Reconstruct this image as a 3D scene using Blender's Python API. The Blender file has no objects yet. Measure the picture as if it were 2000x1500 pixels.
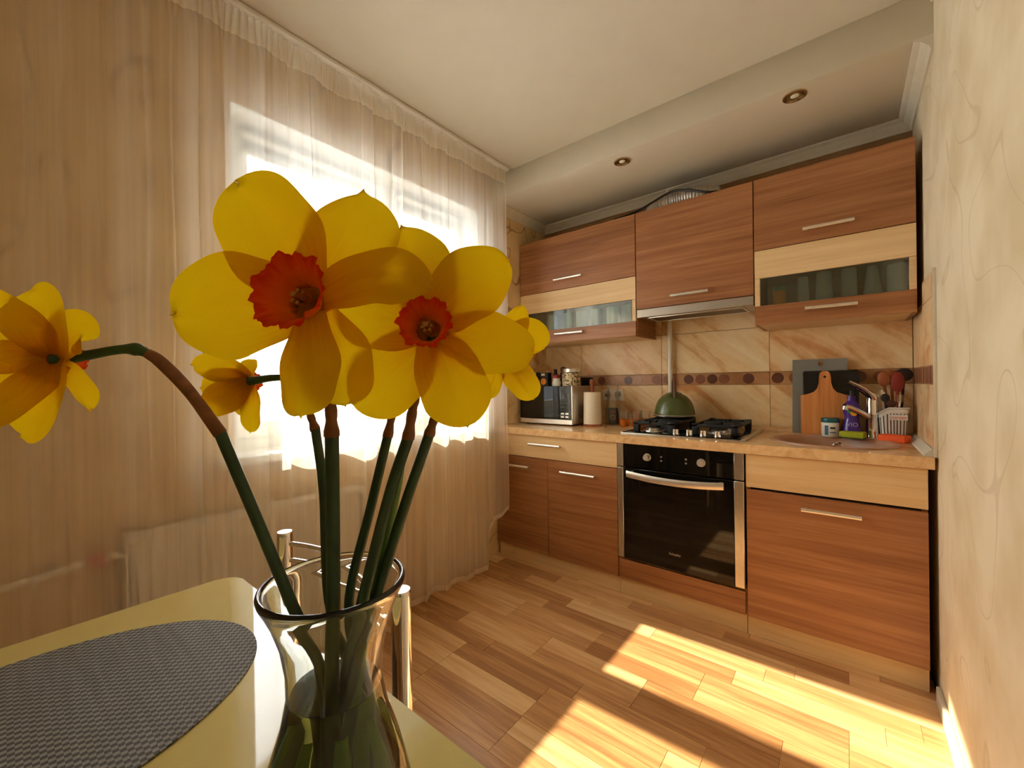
import bpy, bmesh, math, random
from mathutils import Vector, Matrix, noise as mnoise
random.seed(7)
SC = bpy.context.scene
COL = SC.collection
PI = math.pi

# ------------------------------------------------------------------ camera
cam_data = bpy.data.cameras.new('camera')
cam_data.sensor_fit = 'HORIZONTAL'
cam_data.sensor_width = 36.0
cam_data.lens = 36.0 * 809.13 / 2000.0
cam_data.clip_start = 0.01
cam_data.clip_end = 200
cam = bpy.data.objects.new('camera', cam_data)
COL.objects.link(cam)
yw, pt, rl = (math.radians(a) for a in (39.0328, -0.1175, -0.7804))
fwd = Vector((-math.sin(yw) * math.cos(pt), math.cos(yw) * math.cos(pt), math.sin(pt)))
r0 = Vector((math.cos(yw), math.sin(yw), 0))
u0 = r0.cross(fwd)
rr = math.cos(rl) * r0 + math.sin(rl) * u0
uu = -math.sin(rl) * r0 + math.cos(rl) * u0
cam.matrix_world = Matrix(((rr.x, uu.x, -fwd.x, 1.8167), (rr.y, uu.y, -fwd.y, -2.6579), (rr.z, uu.z, -fwd.z, 1.1275), (0, 0, 0, 1)))
SC.camera = cam

# ------------------------------------------------------------------ sky, sun, exposure
world = bpy.data.worlds.new('world')
SC.world = world
world.use_nodes = True
bgn = world.node_tree.nodes['Background']
bgn.inputs['Color'].default_value = (0.93, 0.96, 1.0, 1)
bgn.inputs['Strength'].default_value = 5.8
sun_data = bpy.data.lights.new('sun', 'SUN')
sun_data.energy = 18.5
sun_data.color = (1.0, 0.86, 0.66)
sun_data.angle = math.radians(0.9)
sun = bpy.data.objects.new('sun', sun_data)
COL.objects.link(sun)
sun.rotation_mode = 'QUATERNION'
sun.rotation_quaternion = Vector((1, 0.04, -0.87)).to_track_quat('-Z', 'Y')
sun.location = (-3, -1.5, 4)
SC.view_settings.view_transform = 'Standard'
SC.view_settings.look = 'None'
SC.view_settings.gamma = 1.0
SC.view_settings.use_curve_mapping = False
SC.view_settings.exposure = 1.2
SC.cycles.max_bounces = 9
SC.cycles.diffuse_bounces = 4
SC.cycles.glossy_bounces = 4
SC.cycles.transmission_bounces = 8
SC.cycles.transparent_max_bounces = 14
SC.cycles.sample_clamp_indirect = 12.0
SC.cycles.use_denoising = True
SC.cycles.adaptive_threshold = 0.025

# ------------------------------------------------------------------ materials
def S(r, g, b):
    def c(v):
        v /= 255.0
        return v / 12.92 if v <= 0.04045 else ((v + 0.055) / 1.055) ** 2.4
    return (c(r), c(g), c(b), 1.0)

MATS = {}
def new_mat(name):
    m = bpy.data.materials.new(name)
    m.use_nodes = True
    nt = m.node_tree
    nt.nodes.clear()
    out = nt.nodes.new('ShaderNodeOutputMaterial')
    MATS[name] = m
    return m, nt, out
def L(nt, a, b):
    nt.links.new(a, b)
def math_node(nt, op, a, b=None):
    n = nt.nodes.new('ShaderNodeMath')
    n.operation = op
    for i, v in enumerate((a, b)):
        if v is None:
            continue
        if isinstance(v, (int, float)):
            n.inputs[i].default_value = v
        else:
            L(nt, v, n.inputs[i])
    return n.outputs[0]
def ramp(nt, fac, stops):
    n = nt.nodes.new('ShaderNodeValToRGB')
    el = n.color_ramp.elements
    while len(el) > 1:
        el.remove(el[-1])
    el[0].position, el[0].color = stops[0]
    for p, c in stops[1:]:
        e = el.new(p)
        e.color = c
    L(nt, fac, n.inputs[0])
    return n.outputs[0]
def coords(nt, scale=(1, 1, 1), rot=(0, 0, 0), jitter=0.0, kind='Object'):
    tc = nt.nodes.new('ShaderNodeTexCoord')
    mp = nt.nodes.new('ShaderNodeMapping')
    mp.inputs['Scale'].default_value = scale
    mp.inputs['Rotation'].default_value = rot
    src = tc.outputs[kind]
    if jitter:
        oi = nt.nodes.new('ShaderNodeObjectInfo')
        va = nt.nodes.new('ShaderNodeVectorMath')
        va.operation = 'ADD'
        cx = nt.nodes.new('ShaderNodeCombineXYZ')
        m1 = math_node(nt, 'MULTIPLY', oi.outputs['Random'], jitter)
        m2 = math_node(nt, 'MULTIPLY', oi.outputs['Random'], jitter * 3.7)
        L(nt, m1, cx.inputs[0]); L(nt, m2, cx.inputs[1]); L(nt, m1, cx.inputs[2])
        L(nt, src, va.inputs[0]); L(nt, cx.outputs[0], va.inputs[1])
        src = va.outputs[0]
    L(nt, src, mp.inputs['Vector'])
    return mp.outputs[0]
def noise_tex(nt, vec, scale, detail=4.0, rough=0.55, dist=0.0):
    n = nt.nodes.new('ShaderNodeTexNoise')
    n.inputs['Scale'].default_value = scale
    n.inputs['Detail'].default_value = detail
    n.inputs['Roughness'].default_value = rough
    n.inputs['Distortion'].default_value = dist
    L(nt, vec, n.inputs['Vector'])
    return n.outputs['Fac']
def principled(nt, out, rough=0.5, metal=0.0, coat=0.0, spec=0.5):
    p = nt.nodes.new('ShaderNodeBsdfPrincipled')
    p.inputs['Roughness'].default_value = rough
    p.inputs['Metallic'].default_value = metal
    p.inputs['Coat Weight'].default_value = coat
    p.inputs['Specular IOR Level'].default_value = spec
    L(nt, p.outputs[0], out.inputs[0])
    return p
def bump(nt, p, height, strength=0.2, dist=0.002):
    b = nt.nodes.new('ShaderNodeBump')
    b.inputs['Strength'].default_value = strength
    b.inputs['Distance'].default_value = dist
    L(nt, height, b.inputs['Height'])
    L(nt, b.outputs[0], p.inputs['Normal'])

def plain(name, col, rough=0.5, metal=0.0, coat=0.0, var=0.06, scale=30.0, bmp=0.0):
    m, nt, out = new_mat(name)
    p = principled(nt, out, rough, metal, coat)
    f = noise_tex(nt, coords(nt), scale)
    a = tuple(max(0, c * (1 - var)) for c in col[:3]) + (1,)
    b = tuple(min(1, c * (1 + var)) for c in col[:3]) + (1,)
    L(nt, ramp(nt, f, [(0.3, a), (0.7, b)]), p.inputs['Base Color'])
    if bmp:
        bump(nt, p, f, bmp)
    return m
def wood(name, c1, c2, c3, rough=0.45, scale=(3, 3, 60), jitter=0.0, coat=0.0, rnd=0.0, bmp=0.08):
    m, nt, out = new_mat(name)
    p = principled(nt, out, rough, 0, coat)
    v = coords(nt, scale, jitter=jitter)
    f = noise_tex(nt, v, 1.0, 6, 0.62, 0.6)
    v2 = coords(nt, tuple(s * 0.28 for s in scale), jitter=jitter)
    f2 = noise_tex(nt, v2, 1.0, 3, 0.5, 0.8)
    fm = math_node(nt, 'ADD', math_node(nt, 'MULTIPLY', f, 0.6), math_node(nt, 'MULTIPLY', f2, 0.4))
    if rnd:
        oi = nt.nodes.new('ShaderNodeObjectInfo')
        fm = math_node(nt, 'ADD', fm, math_node(nt, 'MULTIPLY', math_node(nt, 'SUBTRACT', oi.outputs['Random'], 0.5), rnd))
    L(nt, ramp(nt, fm, [(0.30, c1), (0.52, c2), (0.72, c3)]), p.inputs['Base Color'])
    bump(nt, p, f, bmp, 0.001)
    return m
def wallpaper(name, base, dark, line, scale, freq, width, amount, blot):
    m, nt, out = new_mat(name)
    p = principled(nt, out, 0.75)
    v = coords(nt)
    f = noise_tex(nt, v, scale, 0.0, 0.5, 0.9)
    t = math_node(nt, 'FRACT', math_node(nt, 'MULTIPLY', f, freq))
    t = math_node(nt, 'ABSOLUTE', math_node(nt, 'SUBTRACT', t, 0.5))
    mr = nt.nodes.new('ShaderNodeMapRange')
    mr.inputs['From Min'].default_value = width
    mr.inputs['From Max'].default_value = width * 0.4
    mr.inputs['To Min'].default_value = 0
    mr.inputs['To Max'].default_value = amount
    L(nt, t, mr.inputs['Value'])
    b = noise_tex(nt, v, 5.0, 3, 0.5)
    c0 = ramp(nt, b, [(0.40, base), (0.40 + blot, dark)])
    mx = nt.nodes.new('ShaderNodeMix')
    mx.data_type = 'RGBA'
    L(nt, mr.outputs[0], mx.inputs[0])
    L(nt, c0, mx.inputs[6])
    mx.inputs[7].default_value = line
    L(nt, mx.outputs[2], p.inputs['Base Color'])
    bump(nt, p, noise_tex(nt, coords(nt, (90, 90, 30)), 6.0, 3), 0.12)
    return m
def thin_glass(name, tint, gloss=0.12, haze=0.0, haze_col=(0.8, 0.9, 0.85, 1), fres=0.9):
    m, nt, out = new_mat(name)
    tr = nt.nodes.new('ShaderNodeBsdfTransparent')
    nz = noise_tex(nt, coords(nt), 3.0)
    t2 = tuple(c * 0.96 for c in tint[:3]) + (1,)
    L(nt, ramp(nt, nz, [(0.3, t2), (0.7, tint)]), tr.inputs[0])
    gl = nt.nodes.new('ShaderNodeBsdfGlossy')
    gl.inputs['Roughness'].default_value = 0.02
    fr = nt.nodes.new('ShaderNodeFresnel')
    fr.inputs[0].default_value = 1.5
    fac = math_node(nt, 'ADD', math_node(nt, 'MULTIPLY', fr.outputs[0], fres), gloss * 0.3)
    mx = nt.nodes.new('ShaderNodeMixShader')
    L(nt, fac, mx.inputs[0]); L(nt, tr.outputs[0], mx.inputs[1]); L(nt, gl.outputs[0], mx.inputs[2])
    last = mx.outputs[0]
    if haze:
        d = nt.nodes.new('ShaderNodeBsdfDiffuse')
        d.inputs[0].default_value = haze_col
        t = nt.nodes.new('ShaderNodeBsdfTranslucent')
        t.inputs[0].default_value = haze_col
        a = nt.nodes.new('ShaderNodeMixShader')
        a.inputs[0].default_value = 0.5
        L(nt, d.outputs[0], a.inputs[1]); L(nt, t.outputs[0], a.inputs[2])
        b = nt.nodes.new('ShaderNodeMixShader')
        b.inputs[0].default_value = haze
        L(nt, last, b.inputs[1]); L(nt, a.outputs[0], b.inputs[2])
        last = b.outputs[0]
    L(nt, last, out.inputs[0])
    return m
def solid_glass(name, col, rough=0.0, ior=1.45):
    m, nt, out = new_mat(name)
    p = principled(nt, out, rough)
    p.inputs['Transmission Weight'].default_value = 1.0
    p.inputs['IOR'].default_value = ior
    f = noise_tex(nt, coords(nt), 12.0)
    b = tuple(c * 0.985 for c in col[:3]) + (1,)
    L(nt, ramp(nt, f, [(0.3, b), (0.7, col)]), p.inputs['Base Color'])
    return m
def petal_mat(name, stops, rough=0.5, trans=0.55, axis_v=1):
    # colour varies from base to tip with fine lengthwise veins
    m, nt, out = new_mat(name)
    tc = nt.nodes.new('ShaderNodeTexCoord')
    sp = nt.nodes.new('ShaderNodeSeparateXYZ')
    L(nt, tc.outputs['UV'], sp.inputs[0])
    mp = nt.nodes.new('ShaderNodeMapping')
    mp.inputs['Scale'].default_value = (26, 1.6, 1)
    L(nt, tc.outputs['UV'], mp.inputs['Vector'])
    vn = noise_tex(nt, mp.outputs[0], 1.0, 4, 0.6)
    fac = math_node(nt, 'ADD', sp.outputs[1], math_node(nt, 'MULTIPLY', math_node(nt, 'SUBTRACT', vn, 0.5), 0.6))
    col = ramp(nt, fac, stops)
    p = nt.nodes.new('ShaderNodeBsdfPrincipled')
    p.inputs['Roughness'].default_value = rough
    p.inputs['Specular IOR Level'].default_value = 0.25
    L(nt, col, p.inputs['Base Color'])
    bump(nt, p, vn, 0.25, 0.0006)
    t = nt.nodes.new('ShaderNodeBsdfTranslucent')
    L(nt, col, t.inputs[0])
    mx = nt.nodes.new('ShaderNodeMixShader')
    mx.inputs[0].default_value = trans
    L(nt, p.outputs[0], mx.inputs[1]); L(nt, t.outputs[0], mx.inputs[2])
    L(nt, mx.outputs[0], out.inputs[0])
    return m
def sheer_mat(name, col, opacity):
    m, nt, out = new_mat(name)
    tr = nt.nodes.new('ShaderNodeBsdfTransparent')
    d = nt.nodes.new('ShaderNodeBsdfDiffuse')
    d.inputs[0].default_value = col
    t = nt.nodes.new('ShaderNodeBsdfTranslucent')
    t.inputs[0].default_value = col
    a = nt.nodes.new('ShaderNodeMixShader')
    a.inputs[0].default_value = 0.55
    L(nt, d.outputs[0], a.inputs[1]); L(nt, t.outputs[0], a.inputs[2])
    f = noise_tex(nt, coords(nt, (1, 14, 0.3)), 3.0, 4)
    op = math_node(nt, 'ADD', math_node(nt, 'MULTIPLY', math_node(nt, 'SUBTRACT', f, 0.5), 0.25), opacity)
    b = nt.nodes.new('ShaderNodeMixShader')
    L(nt, op, b.inputs[0]); L(nt, tr.outputs[0], b.inputs[1]); L(nt, a.outputs[0], b.inputs[2])
    L(nt, b.outputs[0], out.inputs[0])
    return m

wood('red_wood', S(122, 75, 42), S(156, 102, 60), S(180, 127, 82), 0.42, (2.5, 2.5, 70), jitter=3.0)
wood('pale_wood', S(206, 168, 116), S(222, 188, 138), S(234, 204, 158), 0.42, (2.0, 2.0, 45), jitter=3.0)
wood('floor_plank', S(164, 114, 70), S(208, 158, 104), S(232, 192, 140), 0.30, (3.0, 55, 20), jitter=9.0, rnd=0.34, bmp=0.04)
wood('board_wood', S(176, 100, 44), S(216, 140, 70), S(234, 168, 98), 0.5, (60, 4, 3), jitter=2.0)
wood('utensil_wood', S(120, 56, 26), S(160, 84, 42), S(190, 112, 62), 0.5, (20, 20, 4), jitter=2.0)
wood('dark_wood', S(62, 30, 18), S(86, 44, 26), S(108, 58, 36), 0.4, (20, 20, 6))
def worktop_mat():
    m, nt, out = new_mat('worktop')
    p = principled(nt, out, 0.22)
    v = coords(nt)
    f = noise_tex(nt, v, 26.0, 7, 0.7, 0.5)
    g = noise_tex(nt, v, 5.0, 3)
    fm = math_node(nt, 'ADD', math_node(nt, 'MULTIPLY', f, 0.65), math_node(nt, 'MULTIPLY', g, 0.35))
    L(nt, ramp(nt, fm, [(0.34, S(196, 148, 98)), (0.5, S(224, 184, 132)), (0.66, S(236, 206, 160))]), p.inputs['Base Color'])
worktop_mat()
def tile_mat(name, c1, c2, c3, rough=0.3):
    m, nt, out = new_mat(name)
    p = principled(nt, out, rough)
    v0 = coords(nt, (1, 1, 1), (0, math.radians(-40), 0), jitter=5.0)
    mp2 = nt.nodes.new('ShaderNodeMapping')
    mp2.inputs['Scale'].default_value = (1.3, 5, 7.5)
    L(nt, v0, mp2.inputs['Vector'])
    v = mp2.outputs[0]
    f = noise_tex(nt, v, 1.3, 7, 0.6, 0.8)
    g = noise_tex(nt, coords(nt, jitter=2.0), 16.0, 5, 0.7)
    fm = math_node(nt, 'ADD', math_node(nt, 'MULTIPLY', f, 0.8), math_node(nt, 'MULTIPLY', g, 0.2))
    L(nt, ramp(nt, fm, [(0.36, c1), (0.5, c2), (0.66, c3)]), p.inputs['Base Color'])
    bump(nt, p, fm, 0.1)
tile_mat('stone_tile', S(206, 142, 84), S(236, 200, 146), S(246, 222, 180))
tile_mat('border_tile', S(158, 104, 62), S(180, 128, 82), S(196, 146, 98))
plain('disc_dark', S(104, 60, 44), 0.3, var=0.15)
plain('disc_mid', S(140, 86, 58), 0.3, var=0.15)
plain('disc_pale', S(176, 132, 100), 0.3, var=0.12)
plain('grout', S(150, 112, 72), 0.8)
plain('ceiling_paint', S(204, 195, 174), 0.8, var=0.02, scale=8)
plain('cornice_white', S(208, 198, 174), 0.6, var=0.03)
wallpaper('paper_window', S(222, 190, 138), S(206, 172, 118), S(130, 94, 56), 3.2, 5.0, 0.035, 0.7, 0.25)
wallpaper('paper_right', S(224, 208, 174), S(208, 188, 148), S(176, 152, 110), 2.2, 4.0, 0.03, 0.32, 0.3)
plain('reveal_white', S(236, 236, 232), 0.6, var=0.02)
plain('pvc_white', S(240, 240, 236), 0.35, var=0.02)
plain('blind_slat', S(206, 206, 200), 0.4, var=0.04)
plain('radiator_white', S(232, 224, 208), 0.35, var=0.03)
plain('slot_dark', S(150, 128, 98), 0.7)
plain('valve_red', S(190, 52, 44), 0.4)
plain('pipe_white', S(232, 224, 208), 0.3, var=0.03)
plain('chrome', (0.86, 0.86, 0.85, 1), 0.07, 1.0, var=0.02)
plain('steel', (0.66, 0.65, 0.62, 1), 0.28, 1.0, var=0.05, scale=60)
plain('handle_metal', (0.86, 0.84, 0.80, 1), 0.38, 1.0, var=0.03)
plain('hood_steel', (0.52, 0.47, 0.40, 1), 0.4, 1.0, var=0.04)
plain('brass', (0.62, 0.55, 0.36, 1), 0.2, 1.0, var=0.04)
plain('black_glass', S(8, 10, 10), 0.04, var=0.1)
plain('oven_window', S(14, 13, 11), 0.03, var=0.1)
plain('black_plastic', S(18, 19, 20), 0.35, var=0.15)
plain('cast_iron', S(17, 18, 21), 0.55, var=0.2, bmp=0.1)
plain('gap_dark', S(30, 22, 16), 0.8)
plain('duct_foil', (0.55, 0.52, 0.46, 1), 0.4, 1.0, var=0.2)
plain('filter_dark', S(72, 52, 38), 0.4)
plain('sink_granite', S(186, 142, 112), 0.35, var=0.1, scale=220)
plain('kettle_green', S(78, 88, 44), 0.25, var=0.55, scale=260)
plain('cream_glass', S(218, 200, 126), 0.04, coat=0.6, var=0.02)
def mat_weave():
    m, nt, out = new_mat('woven_grey')
    p = principled(nt, out, 0.75)
    v = coords(nt)
    ch = nt.nodes.new('ShaderNodeTexChecker')
    ch.inputs['Scale'].default_value = 190
    ch.inputs['Color1'].default_value = S(158, 156, 152)
    ch.inputs['Color2'].default_value = S(84, 84, 86)
    L(nt, v, ch.inputs['Vector'])
    mx = nt.nodes.new('ShaderNodeMix'); mx.data_type = 'RGBA'; mx.blend_type = 'MULTIPLY'
    mx.inputs[0].default_value = 1.0
    L(nt, ch.outputs['Color'], mx.inputs[6])
    L(nt, ramp(nt, noise_tex(nt, coords(nt, (3, 40, 1)), 3.0, 4), [(0.3, (0.72, 0.72, 0.72, 1)), (0.7, (1, 1, 1, 1))]), mx.inputs[7])
    L(nt, mx.outputs[2], p.inputs['Base Color'])
    bump(nt, p, ch.outputs['Fac'], 0.5, 0.001)
mat_weave()
plain('seat_leather', S(96, 74, 54), 0.5, bmp=0.15)
plain('paper_towel', S(236, 222, 200), 0.85, var=0.03, bmp=0.2, scale=90)
plain('socket_white', S(232, 222, 202), 0.35, var=0.02)
plain('socket_dark', S(60, 50, 42), 0.5)
plain('grey_board', S(128, 126, 116), 0.5, var=0.04)
plain('black_board', S(20, 24, 28), 0.3)
plain('teal_plastic', S(16, 96, 100), 0.3)
plain('white_plastic', S(232, 228, 218), 0.35, var=0.02)
plain('print_blue', S(70, 110, 130), 0.5)
plain('print_dark', S(50, 50, 56), 0.5)
plain('purple_plastic', S(70, 34, 128), 0.18, var=0.08)
plain('violet_print', S(178, 160, 214), 0.3)
plain('orange_print', S(236, 150, 30), 0.4)
plain('green_print', S(60, 140, 70), 0.4)
plain('sponge_green', S(170, 176, 34), 0.9, var=0.12, scale=300, bmp=0.4)
plain('sponge_dark', S(60, 74, 30), 0.9, var=0.2, scale=300)
plain('scrub_orange', S(244, 92, 24), 0.7, var=0.12, scale=260, bmp=0.4)
plain('basket_white', S(226, 222, 212), 0.4, var=0.02)
plain('red_print', S(226, 70, 40), 0.4)
plain('red_silicone', S(140, 38, 26), 0.45)
plain('tin_green', S(60, 82, 60), 0.4, var=0.2)
plain('box_black', S(28, 26, 28), 0.45, var=0.2)
plain('label_white', S(226, 222, 214), 0.5, var=0.03)
plain('spice_orange', S(240, 140, 24), 0.5, var=0.15)
plain('lid_red', S(150, 34, 40), 0.35)
plain('brown_glass', S(70, 28, 20), 0.15)
plain('jar_white', S(226, 224, 210), 0.3, var=0.04)
def leopard():
    m, nt, out = new_mat('leopard_print')
    p = principled(nt, out, 0.35)
    f = noise_tex(nt, coords(nt, (1, 1, 1.5)), 62.0, 1, 0.5, 1.2)
    L(nt, ramp(nt, f, [(0.50, S(226, 206, 160)), (0.54, S(72, 42, 22))]), p.inputs['Base Color'])
leopard()
plain('pink_print', S(206, 120, 110), 0.5)
thin_glass('clear_glass', (0.985, 0.98, 0.965, 1), 0.02, 0.03, (0.9, 0.88, 0.8, 1), 0.45)
thin_glass('amber_glass', (1.0, 0.62, 0.22, 1), 0.05, 0.35, (1.0, 0.42, 0.06, 1), 0.5)
thin_glass('window_glass', (0.97, 0.98, 0.98, 1), 0.05)
thin_glass('cabinet_glass', (0.86, 0.91, 0.86, 1), 0.15, 0.05, (0.55, 0.62, 0.56, 1))
thin_glass('frosted_glass', (0.9, 0.95, 0.92, 1), 0.2, 0.85, (0.92, 0.95, 0.88, 1))
solid_glass('vase_glass', (0.97, 0.99, 0.96, 1))
solid_glass('water_green', (0.80, 0.92, 0.48, 1), ior=1.33)
plain('stem_green', S(34, 64, 32), 0.4, var=0.2, scale=120)
plain('leaf_green', S(84, 128, 40), 0.4, var=0.2, scale=60)
plain('tube_green', S(44, 74, 30), 0.45, var=0.2, scale=120)
plain('spathe_brown', S(126, 78, 44), 0.7, var=0.25, scale=160, bmp=0.3)
petal_mat('petal_yellow', [(0.0, S(214, 146, 6)), (0.35, S(220, 178, 10)), (1.0, S(224, 190, 14))], 0.5, 0.68)
petal_mat('corona_orange', [(0.0, S(120, 78, 20)), (0.25, S(226, 112, 16)), (0.7, S(226, 88, 12)), (0.95, S(212, 54, 8))], 0.5, 0.5)
plain('stamen_yellow', S(176, 120, 30), 0.6)
sheer_mat('sheer_fabric', (0.97, 0.94, 0.85, 1), 0.41)
sheer_mat('sheer_tape', (0.86, 0.80, 0.68, 1), 0.75)

# ------------------------------------------------------------------ geometry helpers (world coordinates, metres)
WM = {}
def link(o, parent=None, world=None):
    COL.objects.link(o)
    world = world or Matrix.Identity(4)
    if parent is not None:
        o.parent = parent
        o.matrix_basis = WM[parent.name].inverted() @ world
    else:
        o.matrix_basis = world
    WM[o.name] = world
    return o
def thing(name, label, cat, loc=(0, 0, 0), rotz=0.0, group=None):
    o = bpy.data.objects.new(name, None)
    o.empty_display_size = 0.05
    link(o, None, Matrix.Translation(loc) @ Matrix.Rotation(rotz, 4, 'Z'))
    return tag(o, label, cat, group)
def tag(o, label, cat, group=None):
    o['label'] = label
    o['category'] = cat
    if group:
        o['group'] = group
    return o
def finish(bm, name, mat, parent=None, smooth=40, local=False, origin=None):
    """bm in world coordinates (or in the parent's own frame when local) -> one mesh object"""
    world = WM[parent.name] if parent is not None else Matrix.Translation(origin or (0, 0, 0))
    if not local:
        bm.transform(world.inverted())
    bmesh.ops.recalc_face_normals(bm, faces=bm.faces)
    me = bpy.data.meshes.new(name)
    bm.to_mesh(me)
    bm.free()
    if smooth:
        for p in me.polygons:
            p.use_smooth = True
        me.set_sharp_from_angle(angle=math.radians(smooth))
    for m in (mat if isinstance(mat, (list, tuple)) else [mat]):
        me.materials.append(MATS[m])
    o = bpy.data.objects.new(name, me)
    return link(o, parent, world)
def B():
    return bmesh.new()
def box(bm, x0, x1, y0, y1, z0, z1, bev=0.0, seg=2, mat=0):
    r = bmesh.ops.create_cube(bm, size=1.0)
    vs = r['verts']
    for v in vs:
        v.co = Vector(((x0 + x1) / 2 + v.co.x * (x1 - x0), (y0 + y1) / 2 + v.co.y * (y1 - y0), (z0 + z1) / 2 + v.co.z * (z1 - z0)))
    fs = {f for v in vs for f in v.link_faces}
    for f in fs:
        f.material_index = mat
    if bev:
        es = list({e for v in vs for e in v.link_edges})
        bmesh.ops.bevel(bm, geom=es, offset=bev, segments=seg, profile=0.5, affect='EDGES', clamp_overlap=True)
    return bm
def frames(path):
    n = len(path)
    T = []
    for i in range(n):
        a = path[max(0, i - 1)]; b = path[min(n - 1, i + 1)]
        T.append((b - a).normalized())
    ref = Vector((0, 0, 1)) if abs(T[0].z) < 0.9 else Vector((1, 0, 0))
    nrm = (ref - T[0] * ref.dot(T[0])).normalized()
    out = []
    for i in range(n):
        nrm = (nrm - T[i] * nrm.dot(T[i])).normalized()
        out.append((T[i], nrm, T[i].cross(nrm)))
    return out
def tube(bm, path, rad, seg=12, caps=True, mat=0):
    path = [Vector(p) for p in path]
    if not isinstance(rad, (list, tuple)):
        rad = [rad] * len(path)
    rings = []
    for (t, n, b), p, r in zip(frames(path), path, rad):
        ra, rb = r if isinstance(r, (tuple, list)) else (r, r)
        rings.append([bm.verts.new(p + n * (math.cos(2 * PI * k / seg) * ra) + b * (math.sin(2 * PI * k / seg) * rb)) for k in range(seg)])
    for a, c in zip(rings, rings[1:]):
        for k in range(seg):
            f = bm.faces.new((a[k], a[(k + 1) % seg], c[(k + 1) % seg], c[k])); f.material_index = mat
    if caps:
        bm.faces.new(rings[0][::-1]).material_index = mat
        bm.faces.new(rings[-1]).material_index = mat
    return bm
def cyl(bm, p0, p1, r, seg=20, r1=None, mat=0):
    return tube(bm, [p0, p1], [r, r if r1 is None else r1], seg, True, mat)
def lathe(bm, prof, c=(0, 0, 0), seg=32, mat=0, closed=False, sx=1.0, sy=1.0):
    c = Vector(c)
    rings = []
    for r, z in prof:
        if r < 1e-6:
            rings.append([bm.verts.new(c + Vector((0, 0, z)))])
        else:
            rings.append([bm.verts.new(c + Vector((r * sx * math.cos(2 * PI * k / seg), r * sy * math.sin(2 * PI * k / seg), z))) for k in range(seg)])
    pairs = list(zip(rings, rings[1:]))
    if closed:
        pairs.append((rings[-1], rings[0]))
    for a, b in pairs:
        for k in range(seg):
            k2 = (k + 1) % seg
            if len(a) == 1 and len(b) == 1:
                continue
            if len(a) == 1:
                f = bm.faces.new((a[0], b[k2], b[k]))
            elif len(b) == 1:
                f = bm.faces.new((a[k], a[k2], b[0]))
            else:
                f = bm.faces.new((a[k], a[k2], b[k2], b[k]))
            f.material_index = mat
    return bm
def prism(bm, poly, axis, a, b, mat=0):
    """poly: 2-D outline in the two other axes; extruded from a to b along axis"""
    def P(u, v, w):
        return Vector({0: (w, u, v), 1: (u, w, v), 2: (u, v, w)}[axis])
    A = [bm.verts.new(P(u, v, a)) for u, v in poly]
    Bv = [bm.verts.new(P(u, v, b)) for u, v in poly]
    n = len(poly)
    fs = [bm.faces.new(A[::-1]), bm.faces.new(Bv)]
    for k in range(n):
        fs.append(bm.faces.new((A[k], A[(k + 1) % n], Bv[(k + 1) % n], Bv[k])))
    for f in fs:
        f.material_index = mat
    return bm
def rounded_rect(x0, x1, y0, y1, r, seg=6):
    pts = []
    for cx, cy, a0 in ((x1 - r, y1 - r, 0), (x0 + r, y1 - r, 90), (x0 + r, y0 + r, 180), (x1 - r, y0 + r, 270)):
        for k in range(seg + 1):
            a = math.radians(a0 + 90 * k / seg)
            pts.append((cx + r * math.cos(a), cy + r * math.sin(a)))
    return pts
def grid(bm, fn, nu, nv, mat=0, uv=False):
    vs = [[bm.verts.new(fn(i / nu, j / nv)) for j in range(nv + 1)] for i in range(nu + 1)]
    lay = bm.loops.layers.uv.verify() if uv else None
    for i in range(nu):
        for j in range(nv):
            f = bm.faces.new((vs[i][j], vs[i + 1][j], vs[i + 1][j + 1], vs[i][j + 1]))
            f.material_index = mat
            if uv:
                for lp, (a, b) in zip(f.loops, ((i, j), (i + 1, j), (i + 1, j + 1), (i, j + 1))):
                    lp[lay].uv = (b / nv, a / nu)
    return bm
def bez(pts, n):
    pts = [Vector(p) for p in pts]
    out = []
    for i in range(n + 1):
        t = i / n
        q = pts
        while len(q) > 1:
            q = [a.lerp(b, t) for a, b in zip(q, q[1:])]
        out.append(q[0])
    return out
def smooth_path(pts, n=6):
    P = [Vector(p) for p in pts]
    P = [P[0] * 2 - P[1]] + P + [P[-1] * 2 - P[-2]]
    out = []
    for i in range(1, len(P) - 2):
        for k in range(n):
            t = k / n
            a, b, c, d = P[i - 1], P[i], P[i + 1], P[i + 2]
            out.append(0.5 * ((2 * b) + (c - a) * t + (2 * a - 5 * b + 4 * c - d) * t * t + (3 * b - a - 3 * c + d) * t ** 3))
    out.append(P[-2])
    return out
def text_part(s, size, mat, parent, world, name='lettering', ext=0.0004):
    cu = bpy.data.curves.new('lettering', 'FONT')
    cu.body = s
    cu.size = size
    cu.extrude = ext
    cu.align_x = 'CENTER'
    cu.align_y = 'CENTER'
    tmp = bpy.data.objects.new('lettering_tmp', cu)
    COL.objects.link(tmp)
    dg = bpy.context.evaluated_depsgraph_get()
    me = bpy.data.meshes.new_from_object(tmp.evaluated_get(dg))
    bpy.data.objects.remove(tmp)
    me.materials.clear()
    me.materials.append(MATS[mat])
    o = bpy.data.objects.new(name, me)
    return link(o, parent, world)
FRONT = Matrix(((1, 0, 0, 0), (0, 0, -1, 0), (0, 1, 0, 0), (0, 0, 0, 1)))   # text facing -y
def structure(o):
    o['kind'] = 'structure'
    return o

# ------------------------------------------------------------------ room dimensions
W = 2.053          # right wall
H = 0.847          # worktop height
ZC = 2.48          # ceiling
ZS = 2.322         # dropped soffit over the kitchen
YB = -3.70         # wall behind the camera
X1, X2 = 0.861, 1.461    # unit joints

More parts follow.
